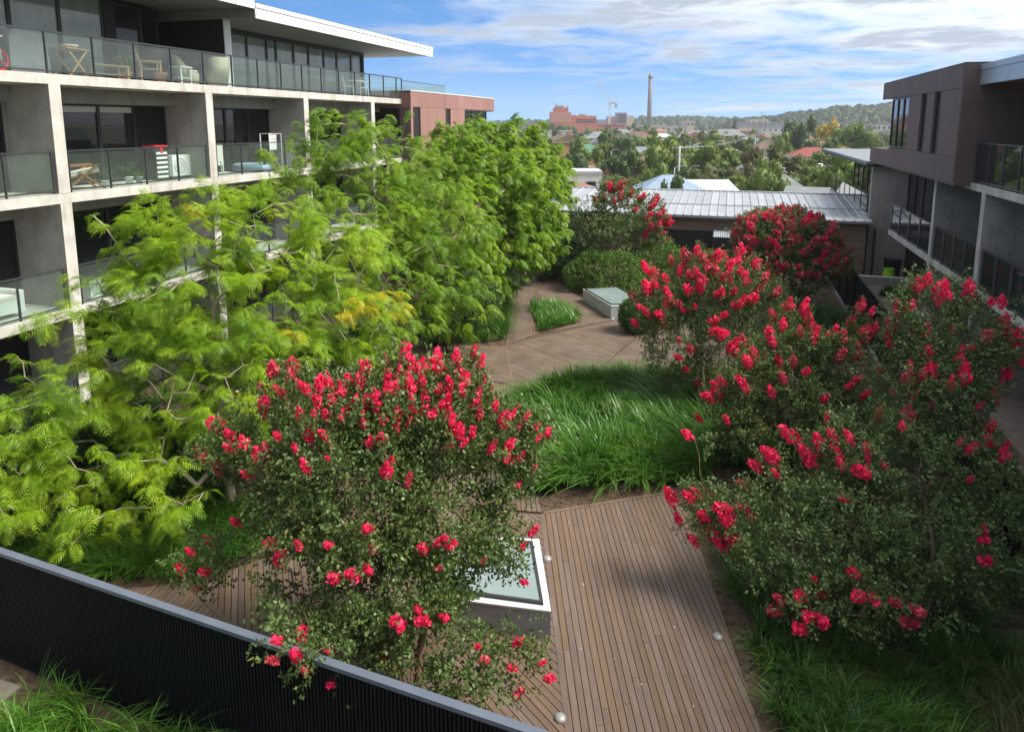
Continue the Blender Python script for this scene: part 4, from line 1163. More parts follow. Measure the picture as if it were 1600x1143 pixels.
for i, (t, s) in enumerate([
    ('dark leafy shrub in the deep shade at the far left below the hanging locust arms', [(40,760,12.2,.9),(100,740,12.6,.8),(10,700,12.6,.8)]),
    ('dark shrub against the left building between the columns behind the locust trunk', [(180,680,13.6,.8),(240,720,13.2,.7)]),
    ('low shrub around the foot of the nearest locust tree', [(300,720,12.8,.6),(360,700,13.2,.6)]),
    ('dense shrub behind the nearest locust beside the crossing of the decks', [(560,560,16.0,.8),(510,580,15.6,.8),(450,620,14.6,.8)]),
    ('leafy shrub under the third locust along the left building', [(700,460,21.5,1.0),(740,470,21.8,.8),(660,450,21.5,1.0)]),
    ('shrub in the dark behind the third locust by the garden walk', [(810,405,32,1.0),(850,400,33,1.0),(880,395,33.5,.9)])]):
    shrub('leafy_shrub', t, balls(s), 'shrub', 800, 1.3)
shrub('leafy_shrub', 'dull green shrub in the far right corner beneath the large crape myrtle', balls([(1560,930,10.5,.6),(1590,960,10.2,.6),(1520,960,10.0,.5)]), 'myrtle_dark', 900)
shrub('leafy_shrub', 'low dark shrub in the shade between the right hand crape myrtles', balls([(1200,700,14.2,.6),(1260,730,13.6,.6),(1150,690,14.6,.5)]), 'shrub', 900)
shrub('leafy_shrub', 'olive shrub in the private garden behind the far end of the black fence', balls([(1395,465,29.5,.5),(1415,470,29.2,.5),(1380,470,30,.4)]), 'shrub', 500)

# ------------------------------------------------------------------ grasses
def inside(poly, n):
    P = np.array(poly); lo, hi = P.min(0), P.max(0)
    out_ = []
    while len(out_) < n:
        q = lo + rng.random((n, 2)) * (hi - lo)
        ok = np.zeros(len(q), bool); j = len(P) - 1
        for i in range(len(P)):
            c = ((P[i, 1] > q[:, 1]) != (P[j, 1] > q[:, 1])) & (q[:, 0] < (P[j, 0] - P[i, 0]) * (q[:, 1] - P[i, 1]) / (P[j, 1] - P[i, 1] + 1e-12) + P[i, 0])
            ok ^= c; j = i
        out_ += list(q[ok])
    return np.array(out_[:n])
def grass(name, poly, tufts, blades, length, width=0.016, leaf='grass', wind=(0.25, 0.1), spread=0.10, arch=0.75, seg=4):
    c = inside(poly, tufts)
    n = tufts * blades
    t = np.repeat(np.arange(tufts), blades)
    a = rng.uniform(0, 2 * math.pi, n)
    tl = rng.uniform(0.7, 1.25, tufts)[t]
    l = length * tl * rng.uniform(0.55, 1.15, n)
    hx = np.stack([np.cos(a), np.sin(a)], 1)
    lean = rng.uniform(0.1, 1.0, n)
    field = np.stack([np.sin(c[:, 0] * 1.3 + c[:, 1] * .7), np.cos(c[:, 1] * 1.1 - c[:, 0] * .5)], 1)[t] * 0.4 + rng.normal(0, 0.22, (tufts, 2))[t]
    w = np.array(wind)[None] + field
    out2 = hx * lean[:, None] + w
    b = np.concatenate([c[t] + hx * rng.uniform(0, spread, n)[:, None], np.zeros((n, 1))], 1)
    side = np.stack([-out2[:, 1], out2[:, 0]], 1); side /= np.maximum(np.linalg.norm(side, axis=1, keepdims=True), 1e-6)
    rows = []
    for k in range(seg + 1):
        s = k / seg
        h = l * (s * (1.0 - 0.25 * lean) - arch * lean * 0.62 * s ** 2.4)
        r = l * (0.18 * s + 0.72 * s ** 2)
        p = b.copy(); p[:, :2] += out2 * r[:, None]; p[:, 2] += np.maximum(h, 0.01 - b[:, 2]) * 0.92
        ww = width * (1 - s ** 2 * 0.92) * 0.5 * rng.uniform(.9, 1.1, n)
        e = np.concatenate([side * ww[:, None], np.zeros((n, 1))], 1)
        rows += [p - e, p + e]
    V = np.stack(rows, 1)
    f = np.array([(2 * k, 2 * k + 1, 2 * k + 3, 2 * k + 2) for k in range(seg)])
    F = f[None] + (np.arange(n) * (2 * seg + 2))[:, None, None]
    return tag(put(name, np_mesh(name, V.reshape(-1, 3), F.reshape(-1, 4), M[leaf])), kind='stuff')
grass('bed_grass', [(-4.9,16.7),(-5.2,17.95),(-4.3,19.2),(-2.7,20.3),(-.75,20.9),(.9,19.4),(.8,16.0),(-.15,14.4),(-2.2,13.5),(-3.6,12.8),(-4.3,14.9)], 1050, 19, 0.72, 0.036, wind=(-0.35, -0.3), spread=0.2)
grass('bed_grass', [(-7.6,27.1),(-6.3,23.7),(-5.3,25.1),(-5.45,26.3)], 260, 18, 0.55, 0.026)
grass('bed_grass', [(-9.5,20.7),(-8.7,21.35),(-7.15,22.4),(-8.75,27.4),(-9.9,30.8),(-11.6,30.5),(-11,23)], 620, 18, 0.75, 0.026)
grass('bed_grass', [(-11.8,8.1),(-9.0,8.1),(-8.2,8.75),(-7.5,9.25),(-8.2,10.7),(-10.5,10.8),(-12.5,9.5)], 330, 24, 0.68, 0.018, wind=(0.1, -0.25))
grass('bed_grass', [(-8.0,6.0),(-4.9,5.75),(-4.3,5.2),(-4.3,3.6),(-9.3,3.6),(-9.1,5.0)], 300, 30, 0.85, 0.016, wind=(0.1, 0.0))
grass('bed_grass', [(0.05,12.2),(0.80,8.9),(1.5,6.3),(2.2,6.4),(1.7,9.5),(1.0,12.3)], 260, 22, 0.6, 0.018, 'grass_dark', wind=(-0.3, 0.0))
grass('bed_grass', [(1.45,6.2),(1.2,8.0),(1.8,9.2),(3.0,8.8),(3.6,7.6),(3.4,6.0)], 260, 26, 0.55, 0.016, 'grass', wind=(0.2, 0.0))
grass('dark_grass', [(1.7,9.3),(1.2,11.5),(3.5,11.6),(4.6,10.6),(4.6,9.2),(3.4,8.6)], 300, 20, 0.5, 0.016, 'grass_dark')
grass('dry_grass', [(3.3,8.6),(4.65,10.8),(4.65,7.0),(3.5,6.6)], 150, 26, 0.8, 0.010, 'grass_dry')
grass('dark_grass', [(.7,13.2),(.9,19.5),(2.5,21),(4.4,21),(4.4,12.5),(1.6,12.0)], 420, 16, 0.45, 0.02, 'grass_dark')
grass('dry_grass', [(-8.6,33.4),(-7.0,31.0),(-6.2,30.0),(-5.9,31.4),(-7.4,34.5)], 220, 18, 0.75, 0.026, 'grass_dry')
grass('dark_grass', [(-5.4,28.9),(-2.3,26.6),(0.8,23.0),(3.5,24),(3.5,33),(-5.0,33)], 380, 12, 0.4, 0.03, 'grass_dark')
grass('dark_grass', [(-14.8,9),(-12.4,9.6),(-10.5,11),(-9.6,13),(-10,20),(-14.8,21)], 420, 14, 0.5, 0.024, 'grass_dark')

# litter on the soil and petals on the boards
def flat_bits(name, poly, n, size, mt, z=0.004):
    c = inside(poly, n)
    R = frames(rng.normal(0, 1, (n, 3)) * np.array([1, 1, .12]))
    V, F = scatter(np.array([(-.5, 0, 0), (0, .35, .05), (.5, 0, 0), (0, -.35, .05)]), np.array([(0, 1, 2, 3)]), np.concatenate([c, np.full((n, 1), z)], 1), R, rng.uniform(.5, 1.3, n) * size)
    return tag(put(name, np_mesh(name, V, F, mt)), kind='stuff')
M['pale_petal'] = mat('pale_petal', (0.6, 0.5, 0.42), 0.8, 0.3, 40)
M['mulch'] = mat('mulch', (0.085, 0.05, 0.03), 0.9, 0.5, 30, island=0.45)
flat_bits('fallen_petals', [(-3.1,12),(-.7,13.6),(.6,8.2),(1.1,5.9),(-3.5,6.2),(-6.5,8.2)], 34, 0.03, M['pale_petal'])
flat_bits('mulch', [(-3.5,12.2),(-.6,13.9),(0.2,14.9),(-2.2,14.4),(-3.9,13.8)], 900, 0.07, M['mulch'], -0.015)
flat_bits('mulch', [(-11.5,8.2),(-8.3,8.7),(-6.2,11.4),(-4.8,12),(-5.4,15),(-9,16),(-12,12)], 1500, 0.07, M['mulch'], -0.015)
flat_bits('mulch', [(1.3,5.8),(.1,12),(-.4,14),(4.6,14),(4.6,6)], 1500, 0.07, M['mulch'], -0.015)
# ------------------------------------------------------------------ the town beyond
def simple(name, c, rough=0.8, var=0.12, **k): M[name] = mat(name, c, rough, var, 0.4, **k)
simple('tile_brown', (0.13, 0.085, 0.065)); simple('tile_grey', (0.16, 0.17, 0.18)); simple('tile_green', (0.06, 0.16, 0.10))
simple('tile_red', (0.20, 0.05, 0.038)); simple('tin_blue', (0.20, 0.27, 0.36), 0.5); simple('tin_white', (0.42, 0.43, 0.44), 0.5)
simple('tile_terra', (0.24, 0.11, 0.07)); simple('brick_orange', (0.36, 0.15, 0.08)); simple('brick_brown', (0.20, 0.12, 0.09))
simple('render_white', (0.62, 0.60, 0.56)); simple('render_grey', (0.36, 0.36, 0.35)); simple('render_cream', (0.5, 0.44, 0.34))
simple('hospital_brick', (0.42, 0.125, 0.075)); simple('hospital_band', (0.50, 0.30, 0.22)); simple('tower_grey', (0.30, 0.30, 0.32)); simple('beige', (0.42, 0.36, 0.28))
simple('stack_grey', (0.17, 0.165, 0.17)); simple('steel_white', (0.6, 0.62, 0.62)); simple('pole_wood', (0.16, 0.12, 0.09)); simple('pole_metal', (0.4, 0.4, 0.4))
M['far_pane'] = mat('far_pane', (0.03, 0.035, 0.04), 0.15, 0.2, 1)

def house(label, px, eave_y, d, w, dep, roof_h, wall, roof, kind='hip', rz=0.0, wins=3, chimney=False, name='house', cat='house', over=0.45):
    """a house whose eaves are seen at (px, eave_y), d metres off"""
    p = far(px, eave_y, d)
    h = p.z + 5
    r = thing(name, label, cat, (p.x, p.y, -5), rz)
    m = MB(); m.box(-w / 2, w / 2, -dep / 2, dep / 2, -0.3, h - 0.01); m.build('wall', M[wall], r, local=True)
    a, b = w / 2 + over, dep / 2 + over
    m = MB()
    if kind == 'flat':
        m.box(-a, a, -b, b, h, h + 0.35)
    elif kind == 'gable':
        m.add([(-a, -b, h), (a, -b, h), (a, b, h), (-a, b, h), (0, -b, h + roof_h), (0, b, h + roof_h)], [(0, 1, 4), (2, 3, 5), (1, 2, 5, 4), (3, 0, 4, 5), (3, 2, 1, 0)])
    elif kind == 'skillion':
        m.add([(-a, -b, h), (a, -b, h), (a, b, h), (-a, b, h), (-a, b, h + roof_h), (a, b, h + roof_h)], [(0, 1, 5, 4), (1, 2, 5), (3, 0, 4), (2, 3, 4, 5), (3, 2, 1, 0)])
    else:
        k = max(0.0, a - b * 0.9)
        m.add([(-a, -b, h), (a, -b, h), (a, b, h), (-a, b, h), (-k, 0, h + roof_h), (k, 0, h + roof_h)], [(0, 1, 5, 4), (1, 2, 5), (2, 3, 4, 5), (3, 0, 4), (3, 2, 1, 0)])
    ro = m.build('roof', M[roof], r, local=True)
    if kind != 'flat':
        m = MB(); m.bar((-a, -b - .06, h - .02), (a, -b - .06, h - .02), 0.12); m.build('gutter', M['tin_white'], ro, local=True)
    if chimney:
        m = MB(); m.box(w * .2, w * .2 + .8, -.4, .4, h + roof_h * .3, h + roof_h + 1.0); m.build('chimney', M['brick_orange'], ro, local=True)
    for i in range(wins):
        x = -w / 2 + w * (i + 0.5) / wins
        m = MB(); m.box(x - .6, x + .6, -dep / 2 - .06, -dep / 2 + 0.02, max(0.4, h - 2.1), h - 0.7); f = m.build('window', M['tin_white'], r, local=True)
        m = MB(); m.box(x - .5, x + .5, -dep / 2 - .075, -dep / 2 - .062, max(.5, h - 2.0), h - .8); m.build('pane', M['far_pane'], f, local=True)
    return r
Y = -YAW * 0 + 0.28
house('house with a wide blue grey hipped metal roof just beyond the ribbed roof', 1045, 300, 90, 9, 8, 2.2, 'render_white', 'tin_blue', 'hip', Y, 3)
house('pale flat roofed house joined to the blue grey roofed one', 1103, 300, 88, 6.5, 6, 1.3, 'render_cream', 'tin_white', 'skillion', Y, 3)
house('plain concrete grey boxy house above the left end of the ribbed roof', 905, 270, 80, 4.6, 5, 0.3, 'render_white', 'tin_white', 'flat', Y, 2, name='boxy_house', over=0.08)
house('brick house under a small orange tiled roof behind the boxy grey one', 908, 298, 62, 3.2, 4, 0.7, 'brick_orange', 'tile_terra', 'hip', Y, 2)
house('house with a bright green roof and orange brick walls', 918, 241, 215, 10, 9, 3.0, 'brick_orange', 'tile_green', 'hip', 0.5, 2)
house('small house with a steep red gable roof', 948, 277, 120, 3.0, 3.5, 1.6, 'brick_orange', 'tile_red', 'gable', 0.9, 1)
house('brown roofed brick house with two storeys near the middle of the town', 998, 219, 330, 15, 11, 4.0, 'brick_brown', 'tile_brown', 'hip', 0.2, 4, True)
house('grey tiled house to the left of the brown roofed one', 935, 216, 340, 13, 10, 3.2, 'render_grey', 'tile_grey', 'hip', 0.3, 3)
house('pale gabled house below the grey tiled one', 930, 228, 290, 8, 8, 2.5, 'render_white', 'tile_grey', 'gable', 0.4, 2)
house('white house with a bluish flat roof right of the brown roofed one', 1046, 228, 260, 11, 9, 0.4, 'render_white', 'tin_blue', 'flat', 0.2, 4)
house('orange brick terrace house behind the farthest locust', 880, 222, 240, 11, 9, 2.6, 'brick_orange', 'tile_brown', 'gable', 0.6, 2, True)
house('long white flat building over the farthest locust', 865, 205, 420, 20, 10, 0.4, 'render_white', 'tin_white', 'flat', 0.2, 5, name='white_block', cat='building')
house('dark brown roofed house low among the trees', 1010, 258, 140, 7, 7, 2.0, 'brick_brown', 'tile_brown', 'hip', 0.3, 2)
house('grey roofed long low house in the middle of the trees', 995, 238, 190, 16, 8, 1.5, 'render_grey', 'tile_grey', 'hip', 0.25, 5)
house('long pale warehouse with a flat roof right of the middle trees', 1150, 236, 250, 24, 14, 0.4, 'render_cream', 'tin_white', 'flat', 0.25, 5, name='warehouse', cat='building')
house('house with a red tiled roof and a white wall on the right', 1268, 243, 170, 10, 8, 2.0, 'render_white', 'tile_red', 'hip', 0.1, 3)
house('white walled shed below the red tiled roof', 1262, 262, 150, 6, 5, 0.8, 'render_white', 'tin_white', 'skillion', 0.1, 2)
house('low pale garage behind the ribbed roof at the right', 1262, 301, 82, 4.5, 4, 0.7, 'render_cream', 'tile_grey', 'gable', 1.4, 1, name='garage', cat='garage')
house('grey gabled house standing by the tall palm', 1135, 212, 380, 18, 10, 3.5, 'beige', 'tile_grey', 'hip', 0.2, 4)
house('wide white house far right in front of the wooded hill', 1215, 200, 520, 24, 12, 0.5, 'render_white', 'tin_blue', 'flat', 0.1, 6)
house('flat grey factory with a dark band far off on the right', 1190, 192, 700, 45, 20, 0.5, 'tower_grey', 'tin_white', 'flat', 0.1, 8, name='factory', cat='building')
house('pale flats standing high in front of the wooded hill beside the right building', 1386, 196, 420, 16, 12, 0.4, 'render_white', 'tin_white', 'flat', -0.2, 6, name='apartment_tower', cat='building')
for i, (px, ey, d, w, rf, wl, t) in enumerate([
    (880, 212, 520, 16, 'tile_brown', 'brick_brown', 'brown roofed house far off above the farthest locust'),
    (970, 207, 560, 16, 'tile_grey', 'render_white', 'grey roofed house far off below the crane'),
    (1025, 206, 600, 18, 'tile_terra', 'render_cream', 'terracotta roofed house far off at the foot of the tall chimney'),
    (1090, 210, 500, 17, 'tile_grey', 'render_grey', 'grey roofed house far off right of the tall chimney'),
    (1165, 205, 620, 20, 'tile_brown', 'brick_brown', 'brown roofed house far off left of the factory'),
    (1240, 222, 320, 13, 'tile_grey', 'render_white', 'grey roofed white house above the red tiled roof'),
    (1300, 218, 330, 12, 'tile_brown', 'render_cream', 'brown roofed cream house left of the right building'),
    (1340, 214, 400, 16, 'tile_terra', 'render_white', 'terracotta roofed white house close to the right building'),
    (1075, 243, 175, 9, 'tile_grey', 'render_white', 'white house half hidden behind the power pole'),
    (1190, 268, 125, 9, 'tile_grey', 'render_grey', 'grey house half hidden below the pale warehouse'),
    (1222, 299, 98, 5, 'tile_grey', 'render_cream', 'cream house with a white roof behind the right part of the ribbed roof')]):
    house(t, px, ey, d, w, 9, 2.6, wl, rf, 'hip', 0.25, 3)

_roofs = ['tile_brown', 'tile_grey', 'tile_terra', 'tin_white', 'tile_red', 'tile_grey', 'tin_blue', 'tile_brown']
_words = {'tile_brown': 'brown', 'tile_grey': 'grey', 'tile_terra': 'terracotta', 'tin_white': 'pale metal', 'tile_red': 'red', 'tin_blue': 'bluish metal'}
_near = ['just left of the crane', 'just below the brick complex', 'below the foot of the tall chimney', 'right of the tall chimney', 'below the narrow beige tower', 'left of the tall palm',
         'right of the two palms', 'left of the factory', 'below the factory', 'in front of the wooded hill foot', 'below the golden tree', 'right of the golden tree', 'beside the dark round tree',
         'above the pale warehouse', 'near the right building corner', 'behind the weeping trees']
_px = [945, 895, 1012, 1032, 1083, 1100, 1170, 1180, 1196, 1232, 1290, 1325, 1256, 1155, 1362, 1208]
_wl = {'render_white': 'white walled', 'render_cream': 'cream walled', 'brick_brown': 'brown brick', 'render_grey': 'grey walled'}
for i, px in enumerate(_px):
    d = 230 + (i * 67) % 330
    wl = ['render_white', 'render_cream', 'brick_brown', 'render_grey'][(i * 3) % 4]
    rf = _roofs[i % 8]
    house('%s distant house with a %s roof %s' % (_wl[wl], _words[rf], _near[i]), px, 371 - 1100 * math.tan(PITCH - math.atan(8.6 / d)), d, 10 + i % 4 * 1.5, 9, 2.4, wl, rf, ('hip', 'gable', 'hip')[i % 3], 0.2 + .3 * (i % 3), 3)

def block(r, name, x0, x1, d0, d1, z0, z1, mt, parent=None):
    m = MB(); m.box(x0, x1, d0, d1, z0, z1); return m.build(name, M[mt], parent or r, local=True)
# red brick hospital-like block with stepped roofs
P0 = far(930, 200, 800); k = 800 / 1100.0 * 1.02
HR = thing('brick_complex', 'large stepped red brick building on the skyline left of the crane', 'building', (P0.x, P0.y, -5), 0.29)
X = lambda px: (px - 930) * k
Z = lambda py: (far(930, py, 800).z + 5)
wing = []
wing.append(block(HR, 'wing', X(832), X(979), 2, 40, 0, Z(194), 'hospital_brick'))
wing.append(block(HR, 'wing', X(862), X(932), 0, 36, 0, Z(186), 'hospital_brick'))
wing.append(block(HR, 'tower', X(862), X(893), -3, 24, 0, Z(175), 'hospital_brick'))
wing.append(block(HR, 'tower', X(867), X(889), 0, 20, Z(175), Z(169), 'hospital_brick'))
wing.append(block(HR, 'wing', X(893), X(901), -1, 24, 0, Z(180), 'hospital_brick'))
wing.append(block(HR, 'wing', X(901), X(932), 3, 30, 0, Z(181), 'hospital_brick'))
wing.append(block(HR, 'plant_room', X(907), X(917), 8, 20, Z(181), Z(178), 'tower_grey'))
wing.append(block(HR, 'roof_house', X(869), X(881), 4, 14, Z(169), Z(165), 'tower_grey'))
for px in (869, 873, 877, 881, 885, 888):
    block(HR, 'vent_stack', X(px) - .6, X(px) + .6, -0.5, 1, Z(169), Z(166.5) + random.uniform(0, 1.5), 'hospital_brick')
block(HR, 'mast', X(871) - .4, X(871) + .4, 6, 7, Z(165), Z(161), 'tower_grey')
for z in (189, 186, 183, 180, 177):
    block(HR, 'stone_band', X(862) - .15, X(893) + .15, -3.2, -3.02, Z(z) - .5, Z(z) + .5, 'hospital_band')
for z in (190.5, 187):
    block(HR, 'window_band', X(894), X(931), -.25, -.03, Z(z) - .7, Z(z) + .7, 'far_pane')
block(HR, 'window_band', X(935), X(978), 1.7, 1.97, Z(197), Z(195.6), 'far_pane')
P0 = far(970, 200, 850); k2 = 850 / 1100.0
GR = thing('office_block', 'grey office tower with a paler wing right of the crane', 'building', (P0.x, P0.y, -5), 0.29)
X = lambda px: (px - 970) * k2
Z = lambda py: (far(970, py, 850).z + 5)
block(GR, 'wing', X(935), X(966), 0, 20, 0, Z(187), 'tower_grey')
block(GR, 'tower', X(963), X(978), -6, 14, 0, Z(176), 'tower_grey')
block(GR, 'wing', X(978), X(989), -3, 14, 0, Z(181), 'beige')
block(GR, 'wing', X(950), X(963), -1, 14, 0, Z(182), 'tower_grey')
for z in (179, 182, 185, 188, 191):
    block(GR, 'window_band', X(964), X(977), -6.2, -6.03, Z(z) - .8, Z(z) + .8, 'far_pane')
P0 = far(1050, 200, 780); k3 = 780 / 1100.0
for (a, b, t, mt, lab) in ((980, 1040, 197, 'beige', 'long low beige hall at the foot of the tall chimney'), (1072, 1085, 190, 'beige', 'narrow beige tower standing right of the tall chimney'), (1040, 1070, 198, 'render_grey', 'low grey hall between the tall chimney and the narrow beige tower'), (1172, 1200, 187, 'render_cream', 'wide cream hall on the skyline left of the wooded hill')):
    p = far((a + b) / 2, 200, 780); w = (b - a) * k3
    r = thing('far_hall', lab, 'building', (p.x, p.y, -5), 0.29)
    h = far(1050, t, 780).z + 5
    m = MB(); m.box(-w / 2, w / 2, 0, 18, 0, h); m.build('wall', M[mt], r, local=True)
    m = MB(); m.box(-w / 2 - .3, w / 2 + .3, -.3, 18.3, h, h + .6); m.build('roof', M['tin_white'], r, local=True)
    n = max(2, int(w / 6))
    for i in range(n):
        x = -w / 2 + w * (i + .5) / n
        m = MB(); m.box(x - 1.2, x + 1.2, -.15, 0.02, h - 4, h - 2); m.build('window', M['far_pane'], r, local=True)
# tall chimney
p = far(1014, 200, 900)
CH = thing('chimney_stack', 'tall slim grey chimney stack on the skyline', 'chimney', (p.x, p.y, -5))
h = far(1014, 115, 900).z + 5
m = MB(); m.lathe([(3.3, 0), (2.8, h * .45), (2.4, h - 3)], 18); m.build('shaft', M['stack_grey'], CH, local=True)
m = MB(); m.lathe([(2.5, h - 5), (3.7, h - 4.4), (3.7, h - 3.6), (2.2, h - 3.2), (2.0, h), (1.8, h)], 18); m.build('crown_gallery', M['stack_grey'], CH, local=True)
# luffing crane
p = far(952, 200, 830); kk = 830 / 1100.0
CR = thing('tower_crane', 'pale tower crane with its jib raised to the left on the skyline', 'crane', (p.x, p.y, -5), 0.29)
Zc = lambda py: far(952, py, 830).z + 5
def truss(a, b, w, nseg, name, mt='steel_white', parent=CR):
    m = MB(); a, b = Vector(a), Vector(b); d = (b - a)
    u = Vector((w / 2, 0, 0)) if abs(d.normalized().x) < 0.7 else Vector((0, 0, w / 2)); v = Vector((0, w / 2, 0))
    cs = [u + v, u - v, -u - v, -u + v]
    for c in cs: m.bar(a + c, b + c, .32)
    for i in range(nseg):
        s, e = a + d * (i / nseg), a + d * ((i + 1) / nseg)
        for j in range(4): m.bar(s + cs[j], e + cs[(j + 1) % 4], .2)
    return m.build(name, M[mt], parent, local=True)
truss((0, 0, 0), (0, 0, Zc(160)), 2.2, 14, 'mast')
truss((0, 0, Zc(160)), ((930 - 951) * kk, 0, Zc(122)), 1.5, 14, 'jib')
truss((0, 0, Zc(160)), ((961 - 952) * kk, 0, Zc(149)), 1.1, 4, 'counter_jib')
m = MB(); m.bar((0, 0, Zc(161)), ((961 - 952) * kk, 0, Zc(161)), 1.6); m.box(6, 8.6, -1.5, 1.5, Zc(168), Zc(162)); m.build('counterweight', M['tower_grey'], CR, local=True)
m = MB(); m.box(-1.6, 1.6, -2.4, -0.9, Zc(164), Zc(161)); m.build('cab', M['tin_white'], CR, local=True)
m = MB(); m.bar(((961 - 952) * kk, 0, Zc(149)), ((932 - 951) * kk, 0, Zc(124)), .12); m.build('stay_cable', M['tower_grey'], CR, local=True)
# poles
def pole(label, px, top, d, r_=0.14, arms=0, wood_=True):
    p = far(px, top, d); h = p.z + 5
    o = thing('power_pole' if arms else 'light_pole', label, 'pole', (p.x, p.y, -5), 0.3)
    m = MB(); m.tube([(0, 0, 0), (0, 0, h)], [r_ * 1.2, r_], 8); m.build('pole', M['pole_wood' if wood_ else 'pole_metal'], o, local=True)
    for i in range(arms):
        m = MB(); m.box(-1.2, 1.2, -.06, .06, h - .5 - i * 1.1, h - .36 - i * 1.1); c = m.build('crossarm', M['pole_wood'], o, local=True)
        for x in (-1.0, -.4, .4, 1.0):
            m = MB(); m.lathe([(.06, 0), (.07, .1), (.03, .18)], 8, (x, 0, h - .36 - i * 1.1)); m.build('insulator', M['steel_white'], c, local=True)
    if not arms:
        m = MB(); m.tube([(0, 0, h - .1), (.5, 0, h + .25), (1.3, 0, h + .3)], [.06, .05, .04], 6); m.box(1.1, 1.7, -.12, .12, h + .26, h + .36); m.build('lamp_arm', M['pole_metal'], o, local=True)
    return o
pole('pale power pole with crossarms above the blue grey roof', 1062, 228, 105, .16, 2, False)
pole('tall power pole on the far right before the yellow tree', 1307, 192, 260, .2, 2)
pole('slim power pole left of the red tiled roof', 1183, 205, 260, .16, 1)
pole('leaning street light pole beside the green roofed house', 955, 236, 150, .08, 0, False)
pole('street light pole near the pale power pole', 1054, 262, 98, .07, 0, False)
pole('far power pole on the skyline left of the factory', 1191, 176, 520, .3, 1)
pole('thin light pole near the tall palm', 1078, 262, 120, .06, 0, False)
pole('distant light pole at the right building', 1330, 205, 240, .09, 0, False)
wires = MB()
A, B = far(1062, 231, 105), far(1183, 207, 260)
for dx in (-1, -.4, .4, 1):
    pts = [A.lerp(B, t) + Vector((dx, 0, -3.2 * 4 * t * (1 - t) * .35)) for t in np.linspace(0, 1, 9)]
    wires.tube(pts, .018, 4)
tag(wires.build('overhead_wires', M['tower_grey']), 'thin overhead wires slung between two power poles', 'wire')

# trees of the town: a few crowns, copied at many sizes
def crown_mesh(seed, mt, shape='round', n=760):
    r = np.random.default_rng(seed)
    if shape == 'round':
        L = [(r.normal(0, .45), r.normal(0, .45), 1.0 + r.normal(0, .28), r.uniform(.35, .6)) for _ in range(9)]
    elif shape == 'cone':
        L = [(r.normal(0, .1), r.normal(0, .1), .35 + .2 * i, .55 - .065 * i) for i in range(7)]
    else:
        L = [(r.normal(0, .3), r.normal(0, .3), .9 + .25 * i, r.uniform(.3, .5)) for i in range(6)]
    L = np.array(L)
    k = r.integers(0, len(L), n)
    d = r.normal(size=(n, 3)); d /= np.linalg.norm(d, axis=1, keepdims=True)
    p = L[k, :3] + d * L[k, 3:] * r.uniform(.55, 1.05, (n, 1))
    tv = np.array([(-.5, 0, 0), (0, .42, .12), (.5, 0, 0), (0, -.42, .12), (.9, .5, .1), (.4, .8, 0), (-.2, .9, .1)])
    tf = np.array([(0, 3, 2, 1), (1, 2, 4, 5), (0, 1, 5, 6)])
    R = frames(d + r.normal(0, .8, (n, 3)), r.uniform(0, 6.28, n))
    V, F = scatter(tv, tf, p, R, r.uniform(.07, .135, n))
    # the dense inside of each clump, behind the leaves
    cv, cf = [], []
    for ax in range(3):
        for sg in (-1, 1):
            b0 = len(cv)
            for i in range(4):
                for j in range(4):
                    q = np.zeros(3); q[ax] = sg; q[(ax + 1) % 3] = -1 + 2 * i / 3; q[(ax + 2) % 3] = (-1 + 2 * j / 3) * sg
                    cv.append(q / np.linalg.norm(q))
            for i in range(3):
                for j in range(3): cf.append((b0 + i * 4 + j, b0 + (i + 1) * 4 + j, b0 + (i + 1) * 4 + j + 1, b0 + i * 4 + j + 1))
    cv = np.array(cv)
    cores = [(l[:3] + cv * l[3] * (0.74 + 0.16 * np.sin(cv @ np.array([5.1, 3.3, 4.2]) + q_)[:, None]), np.array(cf)) for q_, l in enumerate(L)]
    V, F = join([(V, F)] + cores)
    return np_mesh('crown', V, F, M[mt])
m = MB(); m.tube([(0, 0, -.05), (.02, 0, .5), (0, .03, 1.0)], [.07, .05, .03], 6); m.tube([(.02, 0, .5), (.3, .1, 1.0)], [.03, .015], 5); m.tube([(.02, 0, .55), (-.28, -.1, 1.05)], [.03, .015], 5)
TRUNK = m.mesh('trunk', M['bark_dark'])
CROWNS = {}
for j, (mt, sh) in enumerate((('far_green', 'round'), ('far_green', 'round'), ('far_dark', 'round'), ('far_dark', 'cone'), ('far_olive', 'round'), ('far_gold', 'round'), ('far_straw', 'tall'), ('far_green', 'tall'), ('far_olive', 'tall'))):
    CROWNS.setdefault(mt + '_' + sh, []).append(crown_mesh(100 + j, mt, sh))
def town_tree(label, px, top, d, width, key, group=None, seed=0, ground=-5):
    p = far(px, top, d)
    h = max(3.0, p.z - ground)
    r = thing('garden_tree', label, 'tree', (p.x, p.y, ground), random.uniform(0, 6.28), group)
    sx = width * d / 1100.0 / 2.0
    me = random.choice(CROWNS[key])
    top_ = {'round': 1.65, 'cone': 1.75, 'tall': 2.4}[key.split('_')[-1]]
    put('crown', me, r, (0, 0, 0), None, (sx, sx, h / top_))
    put('trunk', TRUNK, r, (0, 0, 0), None, (h * .35, h * .35, h / top_))
    return r
